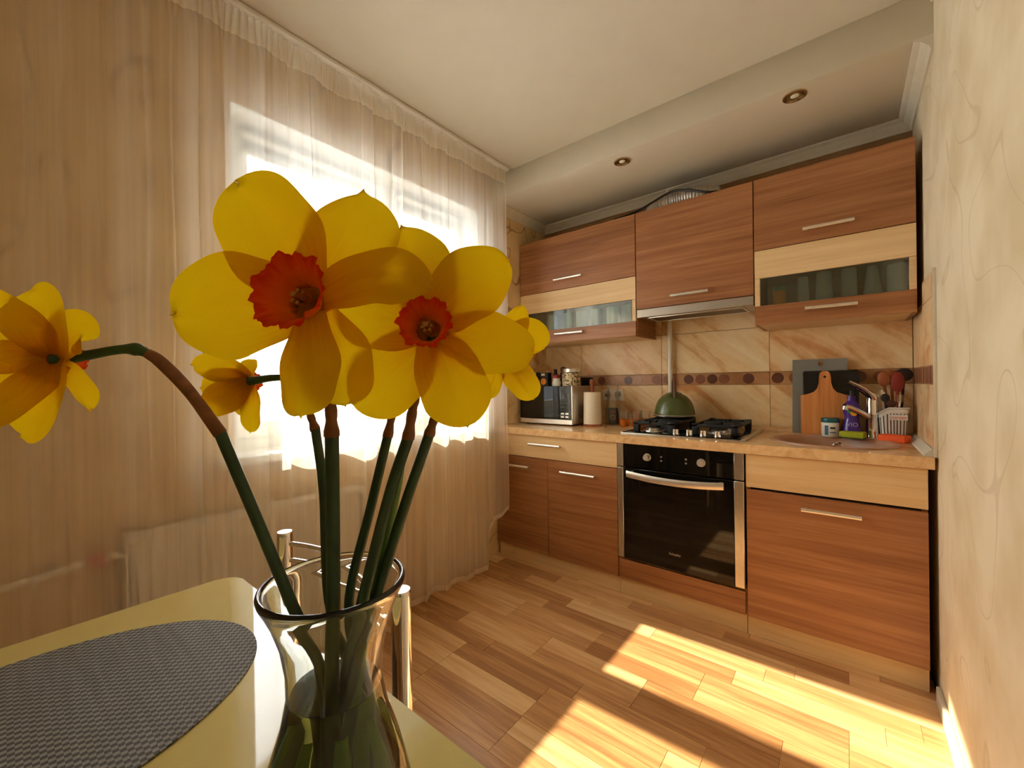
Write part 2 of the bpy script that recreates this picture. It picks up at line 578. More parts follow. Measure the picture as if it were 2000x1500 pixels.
# floor: slab with laminate strips laid along x
b = B(); box(b, -0.02, W + 0.02, YB - 0.02, 0.02, -0.06, -0.012)
floor = structure(finish(b, 'floor', 'gap_dark', smooth=0))
floor['label'] = 'warm laminate strip floor of the kitchen, striped with sunlight'
PW = 0.0855
plank_mesh = {}
def plank_me(length):
    if length not in plank_mesh:
        bb = B(); box(bb, 0, length - 0.0008, -PW + 0.0008, 0, -0.012, 0, bev=0.0006, seg=1)
        bmesh.ops.recalc_face_normals(bb, faces=bb.faces)
        me = bpy.data.meshes.new('plank'); bb.to_mesh(me); bb.free()
        me.materials.append(MATS['floor_plank'])
        plank_mesh[length] = me
    return plank_mesh[length]
rng = random.Random(11)
y = -0.02
row = 0
while y > YB:
    x = 0.0
    first = rng.choice((0.09, 0.18, 0.27, 0.36))
    while x < W - 0.001:
        ln = first if x == 0 else 0.43
        ln = round(min(ln, W - x), 3)
        o = bpy.data.objects.new('plank', plank_me(ln))
        link(o, floor, Matrix.Translation((x, y, 0)))
        x += ln
    y -= PW
    row += 1

# walls
b = B(); box(b, -0.02, W + 0.1, 0.008, 0.2, -0.06, ZC + 0.1)
wall_kitchen = structure(finish(b, 'wall_kitchen', 'grout', smooth=0))
wall_kitchen['label'] = 'kitchen wall behind the units with beige stone tiles'
cols = [(0.0, 0.3155), (0.3175, 0.8935), (0.8955, 1.4835), (1.4855, 2.051)]
rows = [(H + 0.001, 1.1005), (1.1725, 1.4175), (1.4195, 1.66)]
for (xa, xb) in cols:
    for (za, zb) in rows:
        b = B(); box(b, xa, xb, 0.0, 0.008, za, zb, bev=0.0008, seg=1)
        finish(b, 'tile', 'stone_tile', wall_kitchen)
borders = []
for (xa, xb) in cols:
    b = B(); box(b, xa, xb, 0.0, 0.008, 1.1025, 1.1705, bev=0.0008, seg=1)
    borders.append((xa, xb, finish(b, 'border_tile', 'border_tile', wall_kitchen)))
for x, m in ((0.10, 'disc_mid'), (0.20, 'disc_dark'), (0.473, 'disc_dark'), (0.545, 'disc_pale'), (0.669, 'disc_dark'), (0.735, 'disc_pale'), (0.858, 'disc_mid'),
             (0.932, 'disc_mid'), (1.058, 'disc_dark'), (1.126, 'disc_mid'), (1.192, 'disc_dark'), (1.255, 'disc_mid'), (1.381, 'disc_dark'),
             (1.521, 'disc_dark'), (1.60, 'disc_mid'), (1.86, 'disc_dark'), (1.94, 'disc_mid'), (2.0, 'disc_dark')):
    par = next(o for xa, xb, o in borders if xa <= x <= xb)
    b = B(); cyl(b, (x, 0.001, 1.136), (x, -0.0012, 1.136), 0.0285, 28)
    finish(b, 'disc', m, par)

# window wall with its opening (y -2.10..-0.74, z 0.865..2.22)
OY0, OY1, OZ0, OZ1 = -2.10, -0.74, 0.865, 2.22
b = B()
box(b, -0.38, 0.0, YB - 0.1, OY0, -0.06, ZC + 0.1)
box(b, -0.38, 0.0, OY1, 0.2, -0.06, ZC + 0.1)
box(b, -0.38, 0.0, OY0, OY1, -0.06, 0.831)
box(b, -0.38, 0.0, OY0, OY1, OZ1, ZC + 0.1)
wall_window = structure(finish(b, 'wall_window', 'paper_window', smooth=0))
wall_window['label'] = 'window wall in tan scroll-patterned wallpaper behind the curtain'
for nm, args in (('reveal', (-0.375, -0.0005, OY1 - 0.004, OY1, OZ0, OZ1)), ('reveal', (-0.375, -0.0005, OY0, OY0 + 0.004, OZ0, OZ1)), ('reveal', (-0.375, -0.0005, OY0 + 0.004, OY1 - 0.004, OZ1 - 0.004, OZ1))):
    b = B(); box(b, *args)
    finish(b, nm, 'reveal_white', wall_window, smooth=0)
b = B(); box(b, 0.0, 0.008, -0.60, 0.0, H + 0.001, 1.1005, bev=0.0008, seg=1)
finish(b, 'tile', 'stone_tile', wall_window)
b = B(); box(b, 0.0, 0.008, -0.60, 0.0, 1.1725, 1.39, bev=0.0008, seg=1)
finish(b, 'tile', 'stone_tile', wall_window)
b = B(); box(b, 0.0, 0.008, -0.60, 0.0, 1.1025, 1.1705, bev=0.0008, seg=1)
finish(b, 'border_tile', 'border_tile', wall_window)

# right wall
b = B(); box(b, W + 0.006, W + 0.2, YB - 0.1, 0.2, -0.06, ZC + 0.1)
wall_right = structure(finish(b, 'wall_right', 'paper_right', smooth=0))
wall_right['label'] = 'right wall in pale cream wallpaper with faint scrolls'
for za, zb in ((H + 0.001, 1.1005), (1.1725, 1.4175), (1.4195, 1.51)):
    for ya, yb in ((-0.597, -0.302), (-0.300, -0.002)):
        b = B(); box(b, W, W + 0.006, ya, yb, za, zb, bev=0.0008, seg=1)
        finish(b, 'tile', 'stone_tile', wall_right)
for ya, yb in ((-0.597, -0.302), (-0.300, -0.002)):
    b = B(); box(b, W, W + 0.006, ya, yb, 1.1025, 1.1705, bev=0.0008, seg=1)
    bt = finish(b, 'border_tile', 'border_tile', wall_right)
    k = 0
    yy = ya + 0.03
    while yy < yb - 0.02:
        b = B(); box(b, W - 0.001, W + 0.002, yy, yy + 0.022, 1.106, 1.168, bev=0.0004, seg=1)
        finish(b, 'stripe', ('disc_mid', 'disc_dark')[k % 2], bt)
        yy += 0.045; k += 1
b = B(); box(b, W - 0.004, W + 0.006, -0.604, -0.597, H, 1.512, bev=0.001)
structure(finish(b, 'trim_1', 'cornice_white'))
b = B(); box(b, -0.02, W + 0.1, YB - 0.2, YB, -0.06, ZC + 0.1)
structure(finish(b, 'wall_back', 'paper_right', smooth=0))
# ceiling with dropped soffit
b = B(); box(b, -0.02, W + 0.1, YB - 0.1, 0.1, ZC, ZC + 0.12)
ceiling = structure(finish(b, 'ceiling', 'ceiling_paint', smooth=0))
ceiling['label'] = 'smooth off-white ceiling'
b = B(); box(b, 0.0, W + 0.006, -0.61, 0.008, ZS, ZC, bev=0.002)
finish(b, 'soffit', 'ceiling_paint', ceiling)
# cornices under the soffit
prof = [(0.0, 0.0), (0.0, -0.052), (0.006, -0.052), (0.010, -0.044), (0.012, -0.036), (0.024, -0.024), (0.032, -0.014), (0.044, -0.010), (0.050, -0.006), (0.050, 0.0)]
b = B(); prism(b, [(-u + 0.008, ZS + v) for u, v in prof], 0, 0.0, W + 0.006)
structure(finish(b, 'trim_2', 'cornice_white', smooth=25))
b = B(); prism(b, [(u, ZS + v) for u, v in prof], 1, -0.61, 0.0)
structure(finish(b, 'trim_3', 'cornice_white', smooth=25))
b = B(); prism(b, [(W + 0.006 - u, ZS + v) for u, v in prof], 1, -0.61, 0.0)
structure(finish(b, 'trim_4', 'cornice_white', smooth=25))
b = B(); prism(b, [(W + 0.006 - u * 0.9, ZC + v * 0.9) for u, v in prof], 1, YB, -0.61)
structure(finish(b, 'trim_5', 'cornice_white', smooth=25))
b = B(); box(b, W - 0.008, W + 0.006, YB, -0.62, 0.0, 0.055, bev=0.003)
structure(finish(b, 'baseboard_right', 'cornice_white'))

# window: frame, mullion, two sashes with panes, sill
XG = -0.18
b = B()
for a in ((OY0 + 0.004, OY0 + 0.055, 0.832, OZ1 - 0.004), (OY1 - 0.055, OY1 - 0.004, 0.832, OZ1 - 0.004), (-1.375, -1.285, 0.832, OZ1 - 0.004)):
    box(b, XG - 0.035, XG + 0.035, *a, bev=0.003)
box(b, XG - 0.034, XG + 0.034, OY0 + 0.05, OY1 - 0.05, 0.832, OZ0 + 0.055, bev=0.003)
box(b, XG - 0.034, XG + 0.034, OY0 + 0.05, OY1 - 0.05, OZ1 - 0.06, OZ1 - 0.004, bev=0.003)
win = structure(finish(b, 'window_1', 'pvc_white'))
win['label'] = 'white two-sash window glowing behind the sheer curtain'
for ya, yb in ((OY0 + 0.05, -1.37), (-1.29, OY1 - 0.05)):
    za, zb, s = OZ0 + 0.05, OZ1 - 0.055, 0.052
    b = B()
    box(b, XG - 0.02, XG + 0.05, ya, ya + s, za, zb, bev=0.004)
    box(b, XG - 0.02, XG + 0.05, yb - s, yb, za, zb, bev=0.004)
    box(b, XG - 0.019, XG + 0.049, ya + s - 0.003, yb - s + 0.003, za, za + s + 0.012, bev=0.004)
    box(b, XG - 0.019, XG + 0.049, ya + s - 0.003, yb - s + 0.003, zb - s, zb, bev=0.004)
    sash = finish(b, 'sash', 'pvc_white', win)
    b = B(); box(b, XG + 0.010, XG + 0.014, ya + s - 0.008, yb - s + 0.008, za + s, zb - s + 0.008)
    finish(b, 'pane', 'window_glass', sash, smooth=0)
b = B()
cyl(b, (XG + 0.045, -1.33, 1.45), (XG + 0.075, -1.33, 1.45), 0.012, 14)
box(b, XG + 0.068, XG + 0.082, -1.34, -1.32, 1.33, 1.46, bev=0.004)
finish(b, 'window_handle', 'pvc_white', win)
b = B()
box(b, XG + 0.036, 0.002, OY0 + 0.001, OY1 - 0.001, 0.832, OZ0 - 0.0005)
box(b, 0.0005, 0.075, OY0 - 0.07, OY1 + 0.04, 0.832, OZ0, bev=0.008, seg=3)
finish(b, 'window_sill', 'pvc_white', win)

# raised venetian blinds gathered above each sash
for (ya, yb), lab in (((OY0 + 0.075, -1.395), 'raised slatted blind at the top of the wider window sash, beside the wall'), ((-1.265, OY1 - 0.075), 'raised slatted blind at the top of the narrower window sash, beside the kitchen')):
    t = thing('window_blind', lab, 'blind', (XG + 0.075, (ya + yb) / 2, 2.08), group='blinds gathered over the window panes')
    b = B(); box(b, XG + 0.052, XG + 0.085, ya, yb, 2.150, 2.176, bev=0.003); finish(b, 'head_rail', 'pvc_white', t)
    for k in range(6):
        b = B(); box(b, XG + 0.054, XG + 0.080, ya + 0.006, yb - 0.006, 2.104 + k * 0.0075, 2.106 + k * 0.0075)
        finish(b, 'slat', 'blind_slat', t, smooth=0)
    b = B(); box(b, XG + 0.053, XG + 0.081, ya + 0.004, yb - 0.004, 2.086, 2.101, bev=0.003); finish(b, 'bottom_rail', 'pvc_white', t)
    for yy in (ya + 0.08, yb - 0.08):
        b = B(); cyl(b, (XG + 0.067, yy, 2.09), (XG + 0.067, yy, 2.16), 0.0012, 6)
        finish(b, 'cord', 'blind_slat', t)

# ------------------------------------------------------------------ sheer curtain on a ceiling rail
t = thing('curtain_rail', 'white ceiling rail carrying the sheer curtain', 'curtain rail', (0.15, -2.1, ZC - 0.001))
b = B(); box(b, 0.125, 0.175, YB + 0.05, -0.63, ZC - 0.016, ZC - 0.0005, bev=0.002); finish(b, 'track', 'pvc_white', t)
CY0, CY1 = -3.62, -0.635
def fold(s):
    """folds of the cloth: sideways and outward offset at run s (metres along the rail)"""
    q = s + 0.03 * math.sin(s * 5.1) + 0.014 * math.sin(s * 17.0 + 1.0)
    a = 0.75 + 0.35 * math.sin(s * 3.3 + 0.6)
    ph = 2 * PI * q / 0.172
    return a * (0.030 * math.sin(ph) + 0.010 * math.sin(2.7 * ph)), a * 0.024 * math.sin(2 * ph + 0.5)
def curtain_pt(u, v):
    s = CY0 + (CY1 - CY0) * u
    # hem: reaches the floor, but the free end by the cabinets hangs shorter
    hem = 0.022 + 0.008 * math.sin(s * 9)
    k = (s + 0.845) / 0.05
    k = min(1, max(0, k)); k = k * k * (3 - 2 * k)
    hem += k * (0.235 + 0.45 * max(0, s + 0.80))
    z = hem + (ZC - 0.012 - hem) * v
    fx, fy = fold(s)
    dn = 0.55 + 0.45 * (1 - v)
    top = max(0.0, (v - 0.94) / 0.06)
    fine = 0.006 * math.sin(s * 2 * PI / 0.021) * min(1.0, top * 1.5)
    x = 0.150 + fx * dn * (1 - 0.6 * top) + fine - 0.02 * (1 - v) + 0.004 * math.sin(z * 5 + s * 11)
    yy = s + fy * dn * (1 - top) + 0.003 * math.sin(z * 7 + s * 23)
    return Vector((x, min(yy, -0.622), z))
b = B()
NV = [0, 0.012, 0.013] + [0.013 + (0.94 - 0.013) * k / 22 for k in range(1, 23)] + [0.95, 0.96, 0.965, 0.975, 0.985, 1.0]
NU = 900
vs = [[b.verts.new(curtain_pt(i / NU, v)) for v in NV] for i in range(NU + 1)]
for i in range(NU):
    for j in range(len(NV) - 1):
        f = b.faces.new((vs[i][j], vs[i + 1][j], vs[i + 1][j + 1], vs[i][j + 1]))
        f.material_index = 1 if (j < 1 or NV[j] > 0.955 or i > NU - 3) else 0
bmesh.ops.recalc_face_normals(b, faces=b.faces)
cur = finish(b, 'sheer_curtain', ['sheer_fabric', 'sheer_tape'], None, smooth=80, origin=(0.15, -2.1, 0))
tag(cur, 'long sheer cream curtain hanging in folds across the whole window wall', 'curtain')

# ------------------------------------------------------------------ radiator under the window
t = thing('radiator', 'white ribbed panel radiator with slotted top seen through the curtain', 'radiator', (0.06, -2.05, 0.15))
RY0, RY1, RZ0, RZ1 = -2.42, -1.62, 0.17, 0.665
b = B()
n = 24
def rad_pt(u, v):
    yv = RY0 + 0.012 + (RY1 - RY0 - 0.024) * u
    ph = (u * n) % 1.0
    d = 0.013 * (0.5 - 0.5 * math.cos(2 * PI * ph))
    if v < 0.08 or v > 0.90:
        d = 0.0
    return Vector((0.082 + d, yv, RZ0 + (RZ1 - RZ0 - 0.02) * v))
grid(b, rad_pt, n * 10, 24)
finish(b, 'front_panel', 'radiator_white', t, smooth=60)
b = B(); box(b, 0.020, 0.070, RY0 + 0.004, RY1 - 0.004, RZ0 + 0.004, RZ1 - 0.024, bev=0.004); finish(b, 'back_panel', 'radiator_white', t)
b = B()
box(b, 0.018, 0.097, RY0 - 0.002, RY1 + 0.002, RZ1 - 0.022, RZ1, bev=0.004)
tg = finish(b, 'top_grille', 'radiator_white', t)
b = B()
for k in range(48):
    yk = RY0 + 0.02 + k * (RY1 - RY0 - 0.04) / 47
    box(b, 0.070, 0.086, yk, yk + 0.008, RZ1 - 0.004, RZ1 + 0.0006)
go = finish(b, 'grille_slots', 'slot_dark', tg, smooth=0)
go['kind'] = 'stuff'
for yy in (RY0, RY1):
    b = B(); box(b, 0.018, 0.094, yy - 0.003, yy + 0.003, RZ0, RZ1 - 0.01, bev=0.001); finish(b, 'side_cover', 'radiator_white', t)
for x in (0.035, 0.075):
    b = B()
    cyl(b, (x, RY0 - 0.003, RZ1 - 0.055), (x, RY0 - 0.05, RZ1 - 0.055), 0.008, 12)
    vv = finish(b, 'valve', 'brass', t)
    b = B(); cyl(b, (x, RY0 - 0.045, RZ1 - 0.055), (x, RY0 - 0.080, RZ1 - 0.055), 0.016, 14)
    finish(b, 'valve_cap', 'valve_red', vv)
t2 = thing('heating_pipe', 'white heating pipe running along the wall into the radiator valves', 'pipe', (0.05, -2.8, 0.62))
b = B(); tube(b, smooth_path([(0.05, -3.65, 0.60), (0.05, -3.0, 0.605), (0.05, -2.75, 0.59), (0.052, -2.6, 0.60), (0.055, -2.503, 0.61)], 8), 0.011, 12)
finish(b, 'pipe_run', 'pipe_white', t2)

# ------------------------------------------------------------------ kitchen units
def bar_handle(parent, x0, x1, z, yface):
    b = B()
    yb = yface - 0.028
    tube(b, [(x0, yb, z), (x1, yb, z)], [(0.0078, 0.0062)] * 2, 14)
    for x in (x0 + 0.012, x1 - 0.012):
        cyl(b, (x, yface, z), (x, yb, z), 0.0045, 10)
    return finish(b, 'handle', 'handle_metal', parent)
def panel(name, mat, parent, x0, x1, y0, y1, z0, z1, bev=0.0012):
    b = B(); box(b, x0, x1, y0, y1, z0, z1, bev=bev, seg=1)
    return finish(b, name, mat, parent)

YD = -0.598      # base door face
YDB = -0.580     # base door back
# left base unit: drawer above two doors
t = thing('base_cabinet', 'base unit with one pale drawer above two reddish wood doors, beside the curtain', 'cabinet', (0.43, -0.3, 0))
panel('side_panel', 'pale_wood', t, 0.012, 0.028, -0.58, -0.02, 0.085, 0.804)
panel('side_panel', 'pale_wood', t, X1 - 0.018, X1 - 0.001, -0.58, -0.02, 0.085, 0.804)
panel('bottom_panel', 'pale_wood', t, 0.028, X1 - 0.018, -0.58, -0.02, 0.085, 0.101)
panel('back_panel', 'pale_wood', t, 0.028, X1 - 0.018, -0.024, -0.018, 0.101, 0.804)
panel('rail', 'gap_dark', t, 0.028, X1 - 0.018, -0.579, -0.56, 0.64, 0.675)
panel('plinth', 'pale_wood', t, 0.012, X1 - 0.001, -0.578, -0.562, 0.0, 0.085)
d = panel('drawer_front', 'pale_wood', t, 0.012, X1 - 0.003, YD, YDB, 0.668, 0.802)
bar_handle(d, 0.29, 0.515, 0.753, YD)
for xa, xb, h0, h1 in ((0.012, 0.4105, 0.085, 0.285), (0.4125, X1 - 0.003, 0.515, 0.735)):
    d = panel('door', 'red_wood', t, xa, xb, YD, YDB, 0.088, 0.664)
    bar_handle(d, h0, h1, 0.607, YD)

# oven housing (wood panel under the oven) and the oven
t = thing('oven_housing', 'reddish wood panel and pale plinth framing the built-in oven from below', 'cabinet', (1.16, -0.3, 0))
panel('shelf', 'pale_wood', t, X1 + 0.001, X2 - 0.001, -0.575, -0.02, 0.183, 0.197)
panel('side_panel', 'pale_wood', t, X1 + 0.001, X1 + 0.014, -0.575, -0.02, 0.085, 0.183)
panel('side_panel', 'pale_wood', t, X2 - 0.014, X2 - 0.001, -0.575, -0.02, 0.085, 0.183)
panel('front_panel', 'red_wood', t, X1 + 0.002, X2 - 0.004, YD, YDB, 0.089, 0.192)
panel('plinth', 'pale_wood', t, X1 + 0.001, X2 - 0.001, -0.578, -0.562, 0.0, 0.085)
t = thing('oven', 'black glass built-in oven with steel side strips and a curved steel handle', 'oven', (1.16, -0.3, 0.2))
xa, xb = X1 + 0.003, X2 - 0.004
b = B(); box(b, xa + 0.006, xb - 0.006, -0.575, -0.05, 0.2, 0.80); finish(b, 'body', 'black_plastic', t, smooth=0)
cp = panel('control_panel', 'black_glass', t, xa + 0.032, xb - 0.040, -0.604, -0.575, 0.684, 0.803, 0.002)
for x0, x1 in ((xa, xa + 0.0315), (xb - 0.0395, xb)):
    panel('side_strip', 'steel', t, x0, x1, -0.604, -0.575, 0.684, 0.803, 0.002)
for x in (1.026, 1.282):
    b = B()
    cyl(b, (x, -0.604, 0.744), (x, -0.609, 0.744), 0.019, 26)
    cyl(b, (x, -0.608, 0.744), (x, -0.628, 0.744), 0.0155, 26, 0.0145)
    kn = finish(b, 'knob', 'handle_metal', cp, smooth=30)
for x in (1.096, 1.213):
    for z in (0.752, 0.733):
        b = B(); cyl(b, (x, -0.604, z), (x, -0.6075, z), 0.005, 14)
        finish(b, 'button', 'steel', cp)
od = panel('oven_door', 'black_glass', t, xa + 0.032, xb - 0.040, -0.606, -0.575, 0.206, 0.678, 0.002)
for x0, x1 in ((xa, xa + 0.0315), (xb - 0.0395, xb)):
    panel('side_strip', 'steel', t, x0, x1, -0.606, -0.575, 0.206, 0.678, 0.002)
panel('door_window', 'oven_window', od, xa + 0.10, xb - 0.11, -0.6066, -0.603, 0.29, 0.60, 0.0004)
b = B()
def oh(u, v):
    x = 0.928 + (1.383 - 0.928) * u
    bow = 1 - (2 * u - 1) ** 2
    a = 2 * PI * v
    return Vector((x, -0.640 - 0.012 * bow + 0.005 * math.cos(a), 0.655 - 0.012 * bow + 0.017 * math.sin(a)))
vs = [[b.verts.new(oh(i / 24, j / 10)) for j in range(10)] for i in range(25)]
for i in range(24):
    for j in range(10):
        b.faces.new((vs[i][j], vs[i + 1][j], vs[i + 1][(j + 1) % 10], vs[i][(j + 1) % 10]))
b.faces.new(vs[0]); b.faces.new(vs[24][::-1])
for x in (0.945, 1.366):
    box(b, x - 0.008, x + 0.008, -0.640, -0.604, 0.642, 0.664, bev=0.002)
finish(b, 'oven_handle', 'handle_metal', od, smooth=50)
text_part('Schaefer', 0.017, 'steel', od, Matrix.Translation((1.157, -0.6066, 0.284)) @ FRONT)

# sink base unit
t = thing('sink_cabinet', 'sink base unit with pale fascia over one wide reddish wood door, by the right wall', 'cabinet', (1.75, -0.3, 0))
xe = 2.034
panel('side_panel', 'pale_wood', t, X2 + 0.001, X2 + 0.017, -0.58, -0.02, 0.085, 0.804)
panel('side_panel', 'red_wood', t, xe - 0.016, xe, -0.58, -0.02, 0.085, 0.804)
panel('bottom_panel', 'pale_wood', t, X2 + 0.017, xe - 0.016, -0.58, -0.02, 0.085, 0.101)
panel('rail', 'gap_dark', t, X2 + 0.017, xe - 0.016, -0.579, -0.56, 0.63, 0.675)
panel('plinth', 'pale_wood', t, X2 + 0.001, xe, -0.578, -0.562, 0.0, 0.085)
panel('fascia', 'pale_wood', t, X2 + 0.003, xe, YD, YDB, 0.659, 0.802)
d = panel('door', 'red_wood', t, X2 + 0.004, xe, YD, YDB, 0.088, 0.648)
bar_handle(d, 1.665, 1.853, 0.600, YD)

# worktop, one slab with a round cut-out for the sink and a back upstand
SX, SY, SR = 1.757, -0.325, 0.205
b = B()
zt, zb_, xs = H, 0.805, 1.5
box(b, 0.010, xs, -0.612, -0.002, zb_, zt, bev=0.0)
nseg = 64
def rect_pt(a):
    dx, dy = math.cos(a), math.sin(a)
    hx0, hx1, hy0, hy1 = xs - SX, W - 0.003 - SX, -0.612 - SY, -0.002 - SY
    ts = []
    if dx > 1e-9: ts.append(hx1 / dx)
    if dx < -1e-9: ts.append(hx0 / dx)
    if dy > 1e-9: ts.append(hy1 / dy)
    if dy < -1e-9: ts.append(hy0 / dy)
    k = min(ts)
    return SX + dx * k, SY + dy * k
angs = sorted([2 * PI * k / nseg for k in range(nseg)] + [math.atan2(yy - SY, xx - SX) % (2 * PI) for xx in (xs, W - 0.003) for yy in (-0.612, -0.002)])
ring = {}
for key, z in (('t', zt), ('b', zb_)):
    ring['i' + key] = [b.verts.new((SX + SR * math.cos(a), SY + SR * math.sin(a), z)) for a in angs]
    ring['o' + key] = [b.verts.new((*rect_pt(a), z)) for a in angs]
na = len(angs)
for k in range(na):
    k2 = (k + 1) % na
    b.faces.new((ring['it'][k], ring['ot'][k], ring['ot'][k2], ring['it'][k2]))
    b.faces.new((ring['ib'][k], ring['ib'][k2], ring['ob'][k2], ring['ob'][k]))
    b.faces.new((ring['it'][k], ring['it'][k2], ring['ib'][k2], ring['ib'][k]))
    b.faces.new((ring['ot'][k], ring['ob'][k], ring['ob'][k2], ring['ot'][k2]))
wt = thing('worktop', 'long beige stone-look worktop running over all base units', 'worktop', (1.0, -0.3, zb_))
finish(b, 'slab', 'worktop', wt, smooth=20)
b = B(); prism(b, [(-0.0015, H), (-0.026, H), (-0.024, H + 0.006), (-0.006, H + 0.024), (-0.0015, H + 0.024)], 0, 0.01, W - 0.03)
finish(b, 'upstand', 'worktop', wt, smooth=25)
b = B(); prism(b, [(W - 0.001, H), (W - 0.028, H), (W - 0.026, H + 0.006), (W - 0.006, H + 0.026), (W - 0.001, H + 0.026)], 1, -0.58, -0.026)
finish(b, 'upstand', 'cornice_white', wt, smooth=25)

# sink
t = thing('sink', 'round beige granite sink set into the worktop', 'sink', (SX, SY, H))
b = B()
prof = [(SR + 0.026, H + 0.0008), (SR + 0.024, H + 0.006), (SR + 0.012, H + 0.0075), (SR - 0.006, H + 0.004), (SR - 0.012, H - 0.010), (SR - 0.022, H - 0.09), (SR - 0.05, H - 0.145), (0.10, H - 0.160), (0.022, H - 0.166), (0.022, H - 0.172), (0.10, H - 0.168), (SR - 0.045, H - 0.152), (SR - 0.014, H - 0.09), (SR - 0.003, H - 0.005), (SR + 0.0, H + 0.0008)]
lathe(b, prof, (SX, SY, 0), 72, closed=True)
finish(b, 'basin', 'sink_granite', t, smooth=60)
b = B(); lathe(b, [(0.0, H - 0.167), (0.034, H - 0.166), (0.036, H - 0.163), (0.030, H - 0.160), (0.022, H - 0.163), (0.0, H - 0.163)], (SX, SY, 0), 28)
finish(b, 'drain', 'chrome', t)
b = B()
oy = SY + (SR - 0.0225)
lathe(b, [(0.0, 0.0), (0.021, 0.0), (0.022, 0.003), (0.017, 0.005), (0.013, 0.001), (0.0, 0.001)], (0, 0, 0), 24)
b.transform(Matrix.Translation((SX + 0.02, oy + 0.0075, H - 0.045)) @ Matrix.Rotation(PI / 2, 4, 'X'))
finish(b, 'overflow', 'chrome', t)

# wall units
YU = -0.3165
UZ0, UZ1 = 1.394, 2.106
def wall_unit(name, label, x0, x1, zs, hx, lower):
    """zs: z of door bottom, fascia bottom, glass bottom"""
    t = thing(name, label, 'cabinet', ((x0 + x1) / 2, -0.15, UZ0))
    yb = YU + 0.018
    panel('side_panel', 'red_wood', t, x0, x0 + 0.016, yb, -0.001, UZ0, UZ1)
    panel('side_panel', 'red_wood', t, x1 - 0.016, x1, yb, -0.001, UZ0, UZ1)
    panel('top_panel', 'pale_wood', t, x0 + 0.016, x1 - 0.016, yb, -0.001, UZ1 - 0.016, UZ1)
    panel('bottom_panel', 'pale_wood', t, x0 + 0.016, x1 - 0.016, yb, -0.001, UZ0, UZ0 + 0.016)
    panel('back_panel', 'pale_wood', t, x0 + 0.016, x1 - 0.016, -0.008, -0.001, UZ0 + 0.016, UZ1 - 0.016)
    panel('shelf', 'pale_wood', t, x0 + 0.016, x1 - 0.016, yb + 0.004, -0.008, zs[0] + 0.0, zs[0] + 0.014)
    d = panel('door', 'red_wood', t, x0 + 0.002, x1 - 0.002, YU, yb - 0.0005, zs[0] + 0.002, UZ1 + 0.001)
    bar_handle(d, hx[0], hx[1], hx[2], YU)
    panel('fascia', 'pale_wood', t, x0 + 0.002, x1 - 0.002, YU, yb - 0.0005, zs[1] + 0.002, zs[0] - 0.001)
    fl = panel('flap_rail', 'red_wood', t, x0 + 0.002, x1 - 0.002, YU, yb - 0.0005, UZ0 + 0.001, zs[2])
    bar_handle(fl, lower[0], lower[1], lower[2], YU)
    for xa, xb in ((x0 + 0.002, x0 + 0.024), (x1 - 0.024, x1 - 0.002)):
        panel('stile', 'pale_wood', fl, xa, xb, YU, yb - 0.0005, zs[2], zs[1] + 0.001)
    b = B(); box(b, x0 + 0.022, x1 - 0.022, YU + 0.006, YU + 0.010, zs[2] - 0.002, zs[1] + 0.003)
    finish(b, 'pane', 'cabinet_glass', fl, smooth=0)
    return t
wall_unit('wall_cabinet', 'wall unit with glass strip nearest the curtain, above the microwave', 0.004, X1 - 0.002, (1.744, 1.608, 1.482), (0.305, 0.515, 1.808), (0.31, 0.517, 1.449))
wall_unit('wall_cabinet', 'wall unit with glass strip above the sink, by the right wall', X2 + 0.002, 2.040, (1.758, 1.620, 1.488), (1.662, 1.846, 1.814), (1.667, 1.853, 1.451))
t = thing('hood_cabinet', 'wall unit with one tall reddish wood door over the cooker hood', 'cabinet', (1.16, -0.15, 1.545))
yb = YU + 0.018
panel('side_panel', 'pale_wood', t, X1 + 0.0, X1 + 0.016, yb, -0.06, 1.545, UZ1)
panel('side_panel', 'pale_wood', t, X2 - 0.016, X2 - 0.0, yb, -0.06, 1.545, UZ1)
panel('top_panel', 'pale_wood', t, X1 + 0.016, X2 - 0.016, yb, -0.06, UZ1 - 0.016, UZ1)
d = panel('door', 'red_wood', t, X1 + 0.001, X2 - 0.001, YU, yb - 0.0005, 1.547, UZ1 + 0.001)
bar_handle(d, 1.065, 1.257, 1.595, YU)
t = thing('cooker_hood', 'slim steel cooker hood tucked under the tall wall unit door', 'cooker hood', (1.16, -0.15, 1.49))
b = B(); box(b, X1 + 0.017, X2 - 0.017, -0.29, -0.07, 1.512, 1.62, bev=0.003); finish(b, 'body', 'steel', t)
panel('front_strip', 'hood_steel', t, X1 + 0.002, X2 - 0.002, YU - 0.001, YU + 0.02, 1.496, 1.5445, 0.003)
b = B(); box(b, X1 + 0.006, X2 - 0.006, YU + 0.02, -0.075, 1.499, 1.512, bev=0.002); base = finish(b, 'base_plate', 'hood_steel', t)
panel('filter', 'filter_dark', base, X1 + 0.06, X2 - 0.06, -0.27, -0.11, 1.496, 1.5005, 0.001)
b = B()
for xk in (X1 + 0.05, X2 - 0.06):
    box(b, xk, xk + 0.01, -0.28, -0.10, 1.494, 1.5, bev=0.001)
for yk in (-0.28, -0.11):
    box(b, X1 + 0.05, X2 - 0.05, yk, yk + 0.01, 1.494, 1.5, bev=0.001)
finish(b, 'filter_frame', 'handle_metal', base)

